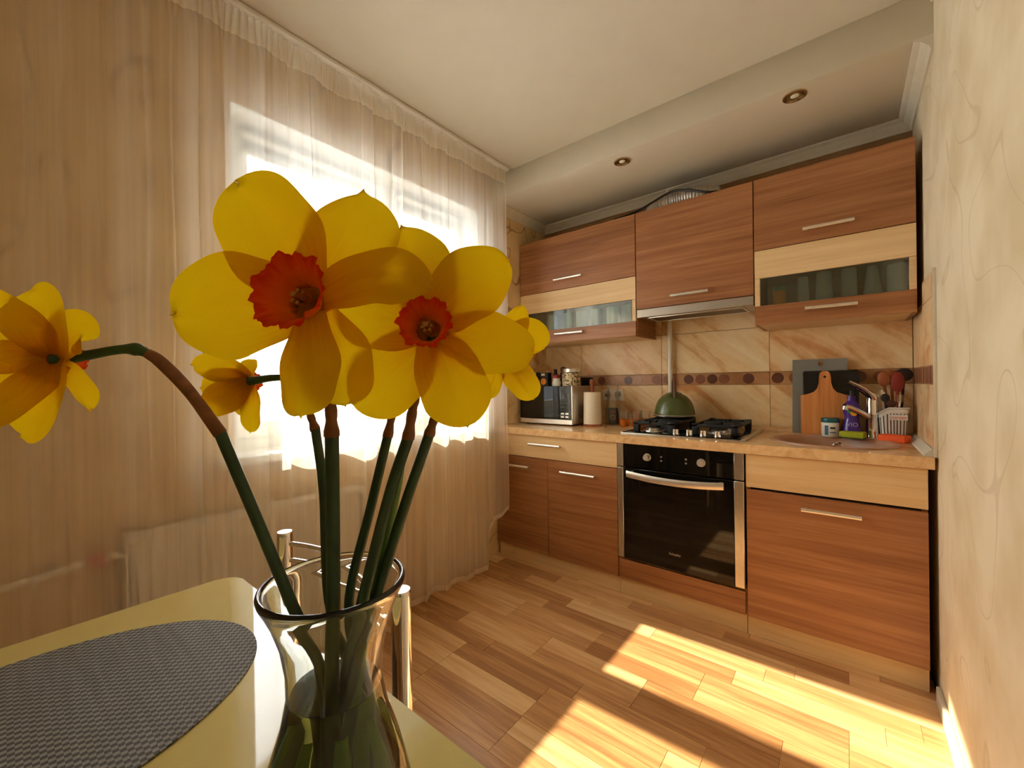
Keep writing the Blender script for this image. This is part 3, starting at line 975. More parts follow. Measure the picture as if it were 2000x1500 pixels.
# foil duct and cable lying on the hood unit
t = thing('foil_duct', 'crumpled foil duct lying on top of the tall wall unit', 'duct', (1.05, -0.2, UZ1))
b = B()
path = smooth_path([(0.90, -0.12, UZ1 + 0.055), (0.98, -0.20, UZ1 + 0.055), (1.08, -0.215, UZ1 + 0.055), (1.18, -0.20, UZ1 + 0.055), (1.25, -0.13, UZ1 + 0.055)], 24)
tube(b, path, [0.0505 + 0.0035 * math.sin(i * 2.1) for i in range(len(path))], 20)
finish(b, 'hose', 'duct_foil', t, smooth=60)
t = thing('power_cable', 'thin black cable lying along the top edge of the wall units', 'cable', (1.0, -0.27, UZ1))
b = B(); tube(b, smooth_path([(0.72, -0.296, UZ1 + 0.008), (0.80, -0.295, UZ1 + 0.012), (0.88, -0.285, UZ1 + 0.03), (0.97, -0.275, UZ1 + 0.062), (1.06, -0.272, UZ1 + 0.086), (1.15, -0.276, UZ1 + 0.066), (1.24, -0.285, UZ1 + 0.025), (1.30, -0.290, UZ1 + 0.008)], 8), 0.0062, 10)
finish(b, 'wire', 'black_plastic', t)

# gas pipe down the wall
t = thing('gas_pipe', 'white gas pipe running down the tiles behind the kettle', 'pipe', (0.957, -0.028, H))
b = B(); cyl(b, (0.957, -0.030, H + 0.026), (0.957, -0.030, 2.320), 0.0135, 18); finish(b, 'pipe_run', 'pipe_white', t)
b = B(); cyl(b, (0.957, -0.030, 2.255), (0.957, -0.030, 2.300), 0.019, 18); finish(b, 'coupling', 'pipe_white', t)
b = B(); box(b, 0.945, 0.969, -0.03, 0.0, 1.30, 1.312, bev=0.002); finish(b, 'bracket', 'pipe_white', t)

# recessed spotlights in the soffit
for x, yy, lab in ((0.877, -0.525, 'round recessed spotlight in the soffit, nearer the window'), (1.654, -0.540, 'round recessed spotlight in the soffit, nearer the right wall')):
    t = thing('ceiling_spotlight', lab, 'spotlight', (x, yy, ZS), group='recessed spotlights')
    b = B(); lathe(b, [(0.030, ZS - 0.0005), (0.044, ZS - 0.0005), (0.043, ZS - 0.005), (0.036, ZS - 0.007), (0.029, ZS - 0.003)], (x, yy, 0), 36, closed=True); finish(b, 'bezel', 'brass', t)
    b = B(); lathe(b, [(0.030, ZS - 0.0022), (0.022, ZS - 0.0012), (0.0, ZS - 0.0008)], (x, yy, 0), 30); finish(b, 'reflector', 'brass', t)
    b = B(); lathe(b, [(0.0, ZS - 0.0045), (0.012, ZS - 0.0035), (0.016, ZS - 0.0015), (0.0, ZS - 0.0012)], (x, yy, 0), 24); finish(b, 'bulb', 'jar_white', t)

# ------------------------------------------------------------------ hob and kettle
t = thing('gas_hob', 'black glass gas hob with steel trim and four front knobs', 'hob', (1.15, -0.28, H))
hx0, hx1, hy0, hy1 = 0.858, 1.440, -0.53, -0.03
b = B(); box(b, hx0, hx1, hy0, hy1, H + 0.0005, H + 0.008, bev=0.002); finish(b, 'glass_top', 'black_glass', t)
b = B()
box(b, hx0 - 0.005, hx0 + 0.004, hy0 - 0.004, hy1 + 0.004, H + 0.0004, H + 0.0095, bev=0.001)
box(b, hx1 - 0.006, hx1 + 0.014, hy0 - 0.004, hy1 + 0.004, H + 0.0004, H + 0.0095, bev=0.001)
box(b, hx0, hx1, hy0 - 0.005, hy0 + 0.001, H + 0.0004, H + 0.005, bev=0.001)
finish(b, 'steel_trim', 'steel', t)
for x in (1.128, 1.194, 1.260, 1.326):
    b = B(); cyl(b, (x, -0.478, H + 0.008), (x, -0.478, H + 0.011), 0.018, 24)
    cyl(b, (x, -0.478, H + 0.0105), (x, -0.478, H + 0.033), 0.0155, 24, 0.0148)
    box(b, x - 0.003, x + 0.003, -0.4955, -0.462, H + 0.026, H + 0.0345, bev=0.001)
    finish(b, 'knob', 'chrome', t, smooth=30)
burners = [(0.985, -0.40, 0.034), (1.030, -0.185, 0.046), (1.300, -0.335, 0.036), (1.300, -0.150, 0.040)]
for x, yy, r in burners:
    b = B(); lathe(b, [(r + 0.022, H + 0.008), (r + 0.020, H + 0.013), (r + 0.006, H + 0.016), (r + 0.006, H + 0.026), (r, H + 0.028), (0, H + 0.028)], (x, yy, 0), 32)
    bu = finish(b, 'burner', 'steel', t)
    b = B(); lathe(b, [(0, H + 0.028), (r + 0.003, H + 0.028), (r + 0.003, H + 0.034), (r * 0.8, H + 0.037), (0, H + 0.038)], (x, yy, 0), 32)
    finish(b, 'burner_cap', 'cast_iron', bu)
def grate(x0, x1, y0, y1, cents):
    b = B()
    zt = H + 0.060
    for x in (x0, x1 - 0.012):
        box(b, x, x + 0.012, y0, y1, zt - 0.014, zt, bev=0.002)
    for yy in (y0, (y0 + y1) / 2 - 0.006, y1 - 0.012):
        box(b, x0, x1, yy, yy + 0.012, zt - 0.014, zt, bev=0.002)
    for x in (x0, x1 - 0.030):
        for yy in (y0, y1 - 0.030):
            box(b, x, x + 0.030, yy, yy + 0.030, H + 0.008, zt + 0.004, bev=0.003)
    for (cx, cy) in cents:
        for dx, dy in ((1, 0), (-1, 0), (0, 1), (0, -1)):
            px, py = cx + dx * 0.07, cy + dy * 0.07
            qx, qy = cx + dx * 0.022, cy + dy * 0.022
            box(b, min(px, qx) - (0.005 if dx == 0 else 0), max(px, qx) + (0.005 if dx == 0 else 0), min(py, qy) - (0.005 if dy == 0 else 0), max(py, qy) + (0.005 if dy == 0 else 0), zt - 0.012, zt + 0.003, bev=0.0015)
    finish(b, 'pan_support', 'cast_iron', t)
grate(0.895, 1.115, -0.465, -0.065, [(0.985, -0.40), (1.030, -0.185)])
grate(1.195, 1.405, -0.440, -0.065, [(1.300, -0.335), (1.300, -0.150)])
b = B(); lathe(b, [(0.074, H + 0.010), (0.082, H + 0.010), (0.080, H + 0.066), (0.070, H + 0.066)], (1.03, -0.19, 0), 36, closed=True)
finish(b, 'burner_ring', 'cast_iron', t)

t = thing('kettle', 'speckled green dome kettle with dark wooden handle on the hob', 'kettle', (1.03, -0.19, H + 0.067), math.radians(19))
kz = H + 0.067
b = B(); lathe(b, [(0, kz), (0.080, kz), (0.100, kz + 0.004), (0.1105, kz + 0.012), (0.1115, kz + 0.018), (0.1095, kz + 0.040), (0.102, kz + 0.072), (0.088, kz + 0.102), (0.068, kz + 0.124), (0.046, kz + 0.137), (0.042, kz + 0.139)], (1.03, -0.19, 0), 48)
finish(b, 'body', 'kettle_green', t)
b = B(); lathe(b, [(0.1115, kz + 0.010), (0.1135, kz + 0.013), (0.1135, kz + 0.018), (0.1115, kz + 0.020)], (1.03, -0.19, 0), 48, closed=True); finish(b, 'rim_band', 'steel', t)
b = B(); lathe(b, [(0.044, kz + 0.1375), (0.040, kz + 0.143), (0.020, kz + 0.149), (0.007, kz + 0.151), (0.009, kz + 0.160), (0.0, kz + 0.163)], (1.03, -0.19, 0), 32); finish(b, 'lid', 'kettle_green', t)
b = B()
hp = [Vector((1.03 - 0.35 * 0.066 * math.cos(PI * k / 20), -0.19 + 0.94 * 0.066 * math.cos(PI * k / 20), kz + 0.115 + 0.112 * max(0.0, math.sin(PI * k / 20)) ** 0.7)) for k in range(21)]
tube(b, hp, [(0.009, 0.012)] * 21, 12)
finish(b, 'kettle_handle', 'dark_wood', t)
b = B(); tube(b, bez([(1.000, -0.105, kz + 0.055), (0.990, -0.080, kz + 0.068), (0.986, -0.068, kz + 0.100)], 8), [0.020, 0.019, 0.018, 0.016, 0.015, 0.014, 0.0135, 0.013, 0.0125], 16)
finish(b, 'spout', 'kettle_green', t)

# ------------------------------------------------------------------ things on the worktop, left of the hob
mx0, mx1, my0, my1, mz0, mz1 = 0.045, 0.462, -0.385, -0.075, H + 0.010, 1.104
t = thing('microwave', 'black and silver microwave standing on the worktop beside the curtain', 'microwave', (0.25, -0.23, H))
b = B(); box(b, mx0, mx1, my0 + 0.018, my1, mz0, mz1, bev=0.004); finish(b, 'body', 'steel', t)
d = panel('oven_door', 'black_glass', t, mx0, mx0 + 0.318, my0, my0 + 0.018, mz0 + 0.032, mz1, 0.002)
panel('door_window', 'oven_window', d, mx0 + 0.04, mx0 + 0.262, my0 - 0.0005, my0 + 0.002, mz0 + 0.062, mz1 - 0.042, 0.0003)
cp = panel('control_panel', 'black_glass', t, mx0 + 0.320, mx1 - 0.006, my0, my0 + 0.018, mz0 + 0.032, mz1, 0.002)
panel('side_trim', 'handle_metal', t, mx1 - 0.006, mx1, my0, my0 + 0.018, mz0 + 0.032, mz1, 0.001)
panel('bottom_trim', 'handle_metal', t, mx0, mx1, my0 - 0.002, my0 + 0.018, mz0, mz0 + 0.031, 0.002)
for k in range(6):
    for x in (0.345, 0.378):
        panel('button', 'print_dark' if k > 1 else 'steel', cp, mx0 + x - 0.012, mx0 + x + 0.010, my0 - 0.0012, my0 + 0.001, mz0 + 0.044 + k * 0.021, mz0 + 0.054 + k * 0.021, 0.0003)
panel('display', 'print_dark', cp, mx0 + 0.333, mx0 + 0.395, my0 - 0.0006, my0 + 0.001, mz1 - 0.045, mz1 - 0.022, 0.0003)
for x in (mx0 + 0.03, mx1 - 0.03):
    for yy in (my0 + 0.05, my1 - 0.04):
        b = B(); cyl(b, (x, yy, H), (x, yy, mz0 + 0.001), 0.012, 14); finish(b, 'foot', 'black_plastic', t)
MT = mz1
# on the microwave
t = thing('tea_tin', 'dark green tea box with pale rim, leftmost on the microwave', 'box', (0.075, -0.25, MT))
panel('body', 'tin_green', t, 0.045, 0.105, -0.275, -0.225, MT, MT + 0.098, 0.002)
panel('label_band', 'label_white', t, 0.047, 0.103, -0.2756, -0.2745, MT + 0.084, MT + 0.096, 0.0002)
panel('label_front', 'print_blue', t, 0.052, 0.098, -0.2756, -0.2745, MT + 0.058, MT + 0.080, 0.0002)
t = thing('spice_box', 'black box with orange print and small white label on the microwave', 'box', (0.165, -0.25, MT))
panel('body', 'box_black', t, 0.132, 0.196, -0.270, -0.215, MT, MT + 0.094, 0.0015)
panel('label_top', 'label_white', t, 0.146, 0.176, -0.2706, -0.2695, MT + 0.072, MT + 0.088, 0.0002)
b = B(); cyl(b, (0.164, -0.2706, MT + 0.032), (0.164, -0.2695, MT + 0.032), 0.023, 24); finish(b, 'print_disc', 'spice_orange', t)
t = thing('dark_bottle', 'small black bottle behind the red-lidded jar on the microwave', 'bottle', (0.219, -0.20, MT))
b = B(); lathe(b, [(0, MT), (0.020, MT), (0.021, MT + 0.003), (0.021, MT + 0.075), (0.012, MT + 0.088), (0.010, MT + 0.095)], (0.219, -0.2, 0), 24); finish(b, 'body', 'box_black', t)
b = B(); cyl(b, (0.219, -0.2, MT + 0.093), (0.219, -0.2, MT + 0.117), 0.012, 20); finish(b, 'cap', 'black_plastic', t)
t = thing('pepper_mill', 'reddish brown glass mill standing at the back of the microwave top', 'bottle', (0.262, -0.165, MT))
b = B(); lathe(b, [(0, MT), (0.023, MT), (0.024, MT + 0.004), (0.024, MT + 0.08), (0.017, MT + 0.095), (0.016, MT + 0.10)], (0.262, -0.165, 0), 24); finish(b, 'body', 'brown_glass', t)
b = B(); lathe(b, [(0.0, MT + 0.098), (0.019, MT + 0.099), (0.020, MT + 0.125), (0.010, MT + 0.132), (0, MT + 0.133)], (0.262, -0.165, 0), 24); finish(b, 'cap', 'dark_wood', t)
t = thing('small_jar', 'small white jar with dark red lid on the microwave', 'jar', (0.272, -0.27, MT))
b = B(); lathe(b, [(0, MT), (0.026, MT), (0.030, MT + 0.006), (0.031, MT + 0.024), (0.026, MT + 0.036), (0.024, MT + 0.046)], (0.272, -0.27, 0), 28); finish(b, 'body', 'jar_white', t)
b = B(); lathe(b, [(0.0255, MT + 0.044), (0.0265, MT + 0.052), (0.0255, MT + 0.055)], (0.272, -0.27, 0), 28); finish(b, 'neck_band', 'label_white', t)
b = B(); lathe(b, [(0.0, MT + 0.053), (0.028, MT + 0.053), (0.028, MT + 0.070), (0.024, MT + 0.074), (0, MT + 0.075)], (0.272, -0.27, 0), 28); finish(b, 'lid', 'lid_red', t)
t = thing('patterned_canister', 'cream canister with brown leopard spots and silver lid on the microwave', 'canister', (0.378, -0.25, MT))
b = B(); lathe(b, [(0, MT), (0.058, MT), (0.061, MT + 0.003), (0.061, MT + 0.082), (0.057, MT + 0.087)], (0.378, -0.25, 0), 40); finish(b, 'body', 'leopard_print', t)
b = B(); lathe(b, [(0.056, MT + 0.086), (0.058, MT + 0.089), (0.054, MT + 0.092)], (0.378, -0.25, 0), 36); finish(b, 'seal', 'black_plastic', t)
b = B(); lathe(b, [(0.0, MT + 0.090), (0.056, MT + 0.090), (0.056, MT + 0.112), (0.051, MT + 0.117), (0, MT + 0.118)], (0.378, -0.25, 0), 40); finish(b, 'lid', 'handle_metal', t)
t = thing('dark_tin', 'low black tin at the back corner of the microwave top', 'tin', (0.43, -0.13, MT))
panel('body', 'box_black', t, 0.398, 0.458, -0.160, -0.098, MT, MT + 0.045, 0.003)
panel('lid', 'black_plastic', t, 0.396, 0.460, -0.162, -0.096, MT + 0.044, MT + 0.056, 0.003)

# paper towel
tx, ty = 0.545, -0.275
t = thing('paper_towel', 'white paper towel roll on a wooden rod beside the microwave', 'paper towel', (tx, ty, H))
b = B(); lathe(b, [(0, H), (0.062, H), (0.062, H + 0.010), (0.058, H + 0.013), (0, H + 0.013)], (tx, ty, 0), 36); finish(b, 'base', 'utensil_wood', t)
b = B(); lathe(b, [(0.020, H + 0.014), (0.057, H + 0.014), (0.0575, H + 0.02), (0.0535, H + 0.214), (0.052, H + 0.216), (0.020, H + 0.216)], (tx, ty, 0), 40, closed=True); finish(b, 'roll', 'paper_towel', t)
b = B(); lathe(b, [(0.0, H + 0.012), (0.012, H + 0.012), (0.012, H + 0.262), (0.0155, H + 0.268), (0.0155, H + 0.288), (0.012, H + 0.297), (0, H + 0.300)], (tx, ty, 0), 24); finish(b, 'rod', 'utensil_wood', t)

# double wall socket
t = thing('wall_socket', 'white double wall socket on the tiles beside the paper towel', 'socket', (0.56, 0.0, 1.035))
b = B(); prism(b, rounded_rect(0.485, 0.637, 1.0, 1.076, 0.006), 1, -0.009, -0.0002); finish(b, 'plate', 'socket_white', t, smooth=30)
for x in (0.523, 0.599):
    b = B(); lathe(b, [(0.030, 0.0), (0.030, 0.006), (0.026, 0.006), (0.021, 0.001), (0, 0.001)], (0, 0, 0), 30)
    b.transform(Matrix.Translation((x, -0.008, 1.038)) @ Matrix.Rotation(PI / 2, 4, 'X'))
    so = finish(b, 'socket', 'socket_white', t)
    b = B()
    for dx in (-0.0095, 0.0095):
        cyl(b, (x + dx, -0.0088, 1.038), (x + dx, -0.0102, 1.038), 0.0028, 10)
    finish(b, 'pin_holes', 'socket_dark', so)

# coffee tin, carafe and amber tumblers by the hob
t = thing('coffee_tin', 'small dark tin with a pink ring emblem behind the glass carafe', 'tin', (0.600, -0.075, H))
panel('body', 'box_black', t, 0.566, 0.634, -0.10, -0.05, H, H + 0.105, 0.003)
b = B(); lathe(b, [(0.013, 0), (0.019, 0), (0.019, 0.001), (0.013, 0.001)], (0, 0, 0), 28, closed=True)
b.transform(Matrix.Translation((0.602, -0.1, H + 0.045)) @ Matrix.Rotation(PI / 2, 4, 'X')); finish(b, 'ring_print', 'pink_print', t)
panel('label_print', 'lid_red', t, 0.582, 0.622, -0.1006, -0.0998, H + 0.075, H + 0.09, 0.0002)
def tumbler(x, y, r0, r1, h, z=H):
    prof = [(0, z + 0.006), (r0 - 0.002, z + 0.006), (r1 - 0.0015, z + h), (r1, z + h), (r0 + 0.0005, z + 0.003), (r0 - 0.003, z), (0, z)]
    return prof
t = thing('glass_carafe', 'tall clear glass carafe standing in front of the wall socket', 'carafe', (0.632, -0.16, H))
b = B(); lathe(b, [(0, H + 0.004), (0.044, H + 0.004), (0.047, H + 0.012), (0.045, H + 0.10), (0.034, H + 0.18), (0.032, H + 0.21), (0.040, H + 0.262), (0.0415, H + 0.262), (0.0335, H + 0.21), (0.0355, H + 0.18), (0.0465, H + 0.10), (0.0485, H + 0.008), (0.044, H), (0, H)], (0.632, -0.16, 0), 40)
finish(b, 'body', 'clear_glass', t)
for i, (x, yy, lab) in enumerate(((0.722, -0.19, 'amber-based clear tumbler next to the carafe'), (0.786, -0.155, 'amber-based clear tumbler, second from the carafe'), (0.818, -0.085, 'amber-based clear tumbler, nearest the kettle'))):
    t = thing('tumbler', lab, 'glass', (x, yy, H), group='amber tumblers by the hob')
    b = B(); lathe(b, [(0.0275, H + 0.042), (0.0305, H + 0.096), (0.0318, H + 0.096), (0.0290, H + 0.042)], (x, yy, 0), 30, closed=True); finish(b, 'wall', 'clear_glass', t)
    b = B(); lathe(b, [(0, H), (0.026, H), (0.0280, H + 0.003), (0.0290, H + 0.042), (0.0275, H + 0.043), (0.0262, H + 0.010), (0, H + 0.010)], (x, yy, 0), 30); finish(b, 'amber_base', 'amber_glass', t)

# ------------------------------------------------------------------ things behind the sink
def lean(poly, name, mat, parent, y0, th, hole=None, tilt=0.0):
    b = B(); prism(b, poly, 1, y0, y0 + th)
    b.transform(Matrix.Translation((0, y0, H)) @ Matrix.Rotation(-tilt, 4, 'X') @ Matrix.Translation((0, -y0, -H)))
    return finish(b, name, mat, parent, smooth=30)
def ring_poly_prism(bm, outer, cx, cz, r, y0, y1):
    """outline with a round hole, joined through matching angular samples"""
    n = 48
    def hit(a):
        d = Vector((math.cos(a), math.sin(a)))
        best = None
        for k in range(len(outer)):
            p = Vector(outer[k]) - Vector((cx, cz)); q = Vector(outer[(k + 1) % len(outer)]) - Vector((cx, cz))
            e = q - p
            den = d.x * e.y - d.y * e.x
            if abs(den) < 1e-12: continue
            tt = (p.x * e.y - p.y * e.x) / den
            s = (p.x * d.y - p.y * d.x) / den
            if tt > 0 and -1e-6 <= s <= 1 + 1e-6 and (best is None or tt < best): best = tt
        return cx + d.x * best, cz + d.y * best
    angs = sorted([2 * PI * k / n for k in range(n)] + [math.atan2(z - cz, x - cx) % (2 * PI) for x, z in outer])
    o0 = [hit(a) for a in angs]; i0 = [(cx + r * math.cos(a), cz + r * math.sin(a)) for a in angs]
    R = {}
    for nm, pts in (('o', o0), ('i', i0)):
        for k, yv in enumerate((y0, y1)):
            R[nm, k] = [bm.verts.new((x, yv, z)) for x, z in pts]
    m = len(angs)
    for k in range(m):
        q = (k + 1) % m
        bm.faces.new((R['o', 0][k], R['o', 0][q], R['i', 0][q], R['i', 0][k]))
        bm.faces.new((R['o', 1][k], R['i', 1][k], R['i', 1][q], R['o', 1][q]))
        bm.faces.new((R['o', 0][k], R['o', 1][k], R['o', 1][q], R['o', 0][q]))
        bm.faces.new((R['i', 0][k], R['i', 0][q], R['i', 1][q], R['i', 1][k]))
t = thing('grey_cutting_board', 'large grey plastic cutting board with a round hole, leaning on the tiles', 'cutting board', (1.70, -0.035, H))
b = B(); ring_poly_prism(b, [(1.588, H + 0.001), (1.815, H + 0.001), (1.815, 1.229), (1.592, 1.229)], 1.710, 1.206, 0.011, -0.040, -0.034); finish(b, 'slab', 'grey_board', t, smooth=30)
t = thing('black_tray', 'black tray leaning between the grey board and the wooden board', 'tray', (1.745, -0.05, H))
b = B(); prism(b, rounded_rect(1.637, 1.858, H + 0.001, 1.169, 0.010), 1, -0.052, -0.044); pl_ = finish(b, 'slab', 'black_board', t, smooth=30)
b = B()
for a in ((1.637, 1.643, H + 0.012, 1.16), (1.852, 1.858, H + 0.012, 1.16)):
    box(b, a[0], a[1], -0.060, -0.050, a[2], a[3], bev=0.001)
box(b, 1.645, 1.85, -0.060, -0.050, 1.160, 1.167, bev=0.001)
finish(b, 'rim', 'black_plastic', t)
t = thing('wooden_cutting_board', 'paddle-shaped wooden cutting board with a handle hole, in front of the grey board', 'cutting board', (1.72, -0.075, H))
def paddle():
    cx, hw = 1.728, 0.100
    right = [(hw, H + 0.001), (hw, 1.045)]
    nb = [(hw, 1.045), (0.075, 1.050), (0.046, 1.062), (0.032, 1.080), (0.025, 1.105), (0.0235, 1.140), (0.020, 1.157), (0.010, 1.166)]
    pts = right + nb[1:]
    return [(cx + x, z) for x, z in pts] + [(cx - x, z) for x, z in pts[::-1]]
b = B()
pp = paddle()
ys0, ys1 = -0.082, -0.066
prism(b, pp, 1, ys0, ys1)
finish(b, 'slab', 'board_wood', t, smooth=30)
b = B(); cyl(b, (1.728, ys0 - 0.0004, 1.138), (1.728, ys1 + 0.0004, 1.138), 0.006, 20); finish(b, 'hanging_hole', 'gap_dark', t)
panel('pale_stave', 'board_wood', t, 1.688, 1.702, ys0 - 0.0003, ys0 + 0.002, H + 0.004, 1.055, 0.0002)

t = thing('cream_jar', 'white tub with teal lid in front of the wooden cutting board', 'jar', (1.745, -0.115, H))
cx, cy = 1.748, -0.120
b = B(); lathe(b, [(0, H), (0.033, H), (0.035, H + 0.003), (0.035, H + 0.066), (0.033, H + 0.070), (0, H + 0.070)], (cx, cy, 0), 36); finish(b, 'body', 'white_plastic', t)
b = B(); lathe(b, [(0, H + 0.070), (0.0355, H + 0.070), (0.0362, H + 0.072), (0.0362, H + 0.088), (0.034, H + 0.091), (0, H + 0.091)], (cx, cy, 0), 36); finish(b, 'lid', 'teal_plastic', t)
def arc_label(mat, r, a0, a1, z0, z1, parent, c, name):
    b = B()
    grid(b, lambda u, v: Vector((c[0] + r * math.cos(a0 + (a1 - a0) * u), c[1] + r * math.sin(a0 + (a1 - a0) * u), z0 + (z1 - z0) * v)), 14, 1)
    return finish(b, name, mat, parent)
arc_label('print_blue', 0.0353, -2.2, -1.75, H + 0.010, H + 0.056, t, (cx, cy), 'label_print')
arc_label('label_white', 0.0353, -1.7, -0.8, H + 0.010, H + 0.056, t, (cx, cy), 'label')
arc_label('print_dark', 0.0355, -1.55, -0.95, H + 0.040, H + 0.049, t, (cx, cy), 'label_print')
arc_label('print_blue', 0.0355, -1.6, -0.9, H + 0.020, H + 0.025, t, (cx, cy), 'label_print')

t = thing('detergent_bottle', 'purple pump bottle with a black nozzle beside the tap', 'bottle', (1.827, -0.115, H))
cx, cy = 1.829, -0.125
b = B(); lathe(b, [(0, H), (0.034, H), (0.037, H + 0.004), (0.038, H + 0.020), (0.035, H + 0.050), (0.028, H + 0.085), (0.026, H + 0.100), (0.031, H + 0.120), (0.0335, H + 0.138), (0.030, H + 0.156), (0.020, H + 0.168), (0.016, H + 0.175), (0.016, H + 0.185), (0, H + 0.185)], (cx, cy, 0), 40, sy=0.8)
bo = finish(b, 'body', 'purple_plastic', t)
b = B(); cyl(b, (cx, cy, H + 0.184), (cx, cy, H + 0.200), 0.0165, 24); finish(b, 'collar', 'purple_plastic', t)
b = B(); cyl(b, (cx, cy, H + 0.199), (cx, cy, H + 0.226), 0.007, 14); box(b, cx - 0.030, cx + 0.012, cy - 0.009, cy + 0.009, H + 0.224, H + 0.236, bev=0.003); finish(b, 'pump', 'black_plastic', t)
b = B(); cyl(b, (cx + 0.008, cy - 0.0235, H + 0.118), (cx + 0.008, cy - 0.0262, H + 0.118), 0.013, 22); finish(b, 'orange_emblem', 'orange_print', t)
b = B(); cyl(b, (cx - 0.008, cy - 0.0235, H + 0.126), (cx - 0.008, cy - 0.0255, H + 0.126), 0.009, 18); finish(b, 'leaf_emblem', 'green_print', t)
text_part('VIO', 0.026, 'violet_print', t, Matrix.Translation((cx + 0.002, cy - 0.0288, H + 0.064)) @ FRONT)

t = thing('green_sponge', 'yellow-green sponge lying behind the sink, in front of the purple bottle', 'sponge', (1.818, -0.175, H))
b = B(); box(b, -0.045, 0.045, -0.028, 0.028, 0.0075, 0.036, bev=0.003)
b.transform(Matrix.Translation((1.832, -0.190, H)) @ Matrix.Rotation(math.radians(-14), 4, 'Z')); finish(b, 'foam', 'sponge_green', t)
b = B(); box(b, -0.045, 0.045, -0.028, 0.028, 0.0015, 0.008, bev=0.001)
b.transform(Matrix.Translation((1.832, -0.190, H + 0.0045)) @ Matrix.Rotation(math.radians(-14), 4, 'Z')); finish(b, 'scouring_side', 'sponge_dark', t)

# tap
tx, ty = 1.903, -0.115
t = thing('kitchen_tap', 'chrome single-lever mixer tap behind the sink', 'tap', (tx, ty, H))
b = B(); lathe(b, [(0, H), (0.028, H), (0.028, H + 0.006), (0.025, H + 0.012), (0.0235, H + 0.03), (0.0225, H + 0.11), (0.0235, H + 0.112), (0.0235, H + 0.118), (0.0225, H + 0.120), (0.0225, H + 0.175), (0.019, H + 0.190), (0, H + 0.195)], (tx, ty, 0), 36); finish(b, 'body', 'chrome', t)
b = B(); tube(b, bez([(tx - 0.012, ty - 0.010, H + 0.100), (tx - 0.05, ty - 0.045, H + 0.125), (tx - 0.085, ty - 0.080, H + 0.155), (tx - 0.098, ty - 0.092, H + 0.150)], 12), [(0.013, 0.013)] * 9 + [(0.0135, 0.0135)] * 4, 18); sp = finish(b, 'spout', 'chrome', t)
b = B(); cyl(b, (tx - 0.095, ty - 0.089, H + 0.152), (tx - 0.098, ty - 0.092, H + 0.136), 0.012, 18); finish(b, 'aerator', 'steel', sp)
b = B()
lp = bez([(tx + 0.008, ty + 0.0, H + 0.186), (tx - 0.02, ty - 0.012, H + 0.225), (tx - 0.088, ty - 0.040, H + 0.268)], 12)
tube(b, lp, [(0.019 - 0.0010 * i, 0.022 + 0.012 * math.sin(PI * min(1, i / 11))) for i in range(13)], 20); finish(b, 'lever', 'chrome', t)

# utensil basket
cx, cy = 1.975, -0.105
t = thing('utensil_basket', 'white ribbed plastic basket with red lettering in the corner by the tap', 'basket', (cx, cy, H))
b = B()
def bask(u, v, r=1.0):
    a = 2 * PI * u
    ex = 0.052 * (0.86 + 0.14 * v) * r; ey = 0.043 * (0.86 + 0.14 * v) * r
    c_, s_ = math.cos(a), math.sin(a)
    k = 1.0 / max(1e-6, (abs(c_) ** 4 + abs(s_) ** 4) ** 0.25)
    top = 0.140 - 0.030 * (0.5 - 0.5 * math.cos(min(1, max(0, (-c_ - 0.2) / 0.8)) * PI))
    return Vector((cx + ex * c_ * k, cy + ey * s_ * k, H + 0.004 + top * v))
n = 64
for inner in (1.0, 0.955):
    grid(b, lambda u, v: bask(u, v, inner), n, 8)
vsb = [b.verts.new(bask(k / n, 0.0, 1.0) + Vector((0, 0, -0.003))) for k in range(n)]
b.faces.new(vsb)
bmesh.ops.remove_doubles(b, verts=b.verts, dist=0.0001)
bk = finish(b, 'shell', 'basket_white', t, smooth=50)
b = B()
tube(b, [bask(k / n, 1.0, 1.0) + Vector((0, 0, 0.001)) for k in range(n + 1)], 0.0038, 8); finish(b, 'rim', 'basket_white', t)
for k in range(30):
    a = (k + 0.5) / 30
    p0, p1 = bask(a, 0.10), bask(a, 0.84)
    dv = (Vector((p0.x - cx, p0.y - cy, 0))).normalized() * 0.0004
    b = B()
    tube(b, [p0 + dv, p1 + dv], [(0.0016, 0.0016)] * 2, 6)
    finish(b, 'slot', 'socket_dark', t)
panel('text_plate', 'basket_white', t, cx - 0.016, cx + 0.046, cy - 0.0468, cy - 0.0425, H + 0.092, H + 0.116, 0.001)
text_part('curver', 0.021, 'red_print', t, Matrix.Translation((cx + 0.015, cy - 0.0470, H + 0.104)) @ FRONT)
# utensils standing in the basket
def stick(path, r, seg=10):
    b = B(); tube(b, path, r, seg); return b
def spoon(name, lab, mat, foot, head, rr, hr, thick=0.004, cat='spoon', hmat=None):
    t = thing(name, lab, cat, foot, group='utensils in the white basket')
    foot = Vector(foot); head = Vector(head)
    dv = (head - foot).normalized()
    b = B(); tube(b, [foot, foot + (head - foot) * 0.5, head - dv * hr[1] * 0.8], rr, 10)
    finish(b, 'shaft', mat, t)
    b = B()
    lathe(b, [(0, -thick), (0.6, -thick * 0.8), (1.0, 0), (0.9, thick * 0.4), (0.5, -thick * 0.2), (0, -thick * 0.4)], (0, 0, 0), 24)
    side = dv.cross(Vector((0, 1, 0.1))).normalized()
    nn = side.cross(dv).normalized()
    M = Matrix(((side.x * hr[0], dv.x * hr[1], nn.x, head.x), (side.y * hr[0], dv.y * hr[1], nn.y, head.y), (side.z * hr[0], dv.z * hr[1], nn.z, head.z), (0, 0, 0, 1)))
    b.transform(M)
    finish(b, 'head', hmat or mat, t)
    return t
spoon('wooden_spoon', 'brown wooden spoon leaning left in the utensil basket', 'utensil_wood', (1.972, -0.105, H + 0.012), (1.945, -0.085, H + 0.275), 0.0055, (0.022, 0.034))
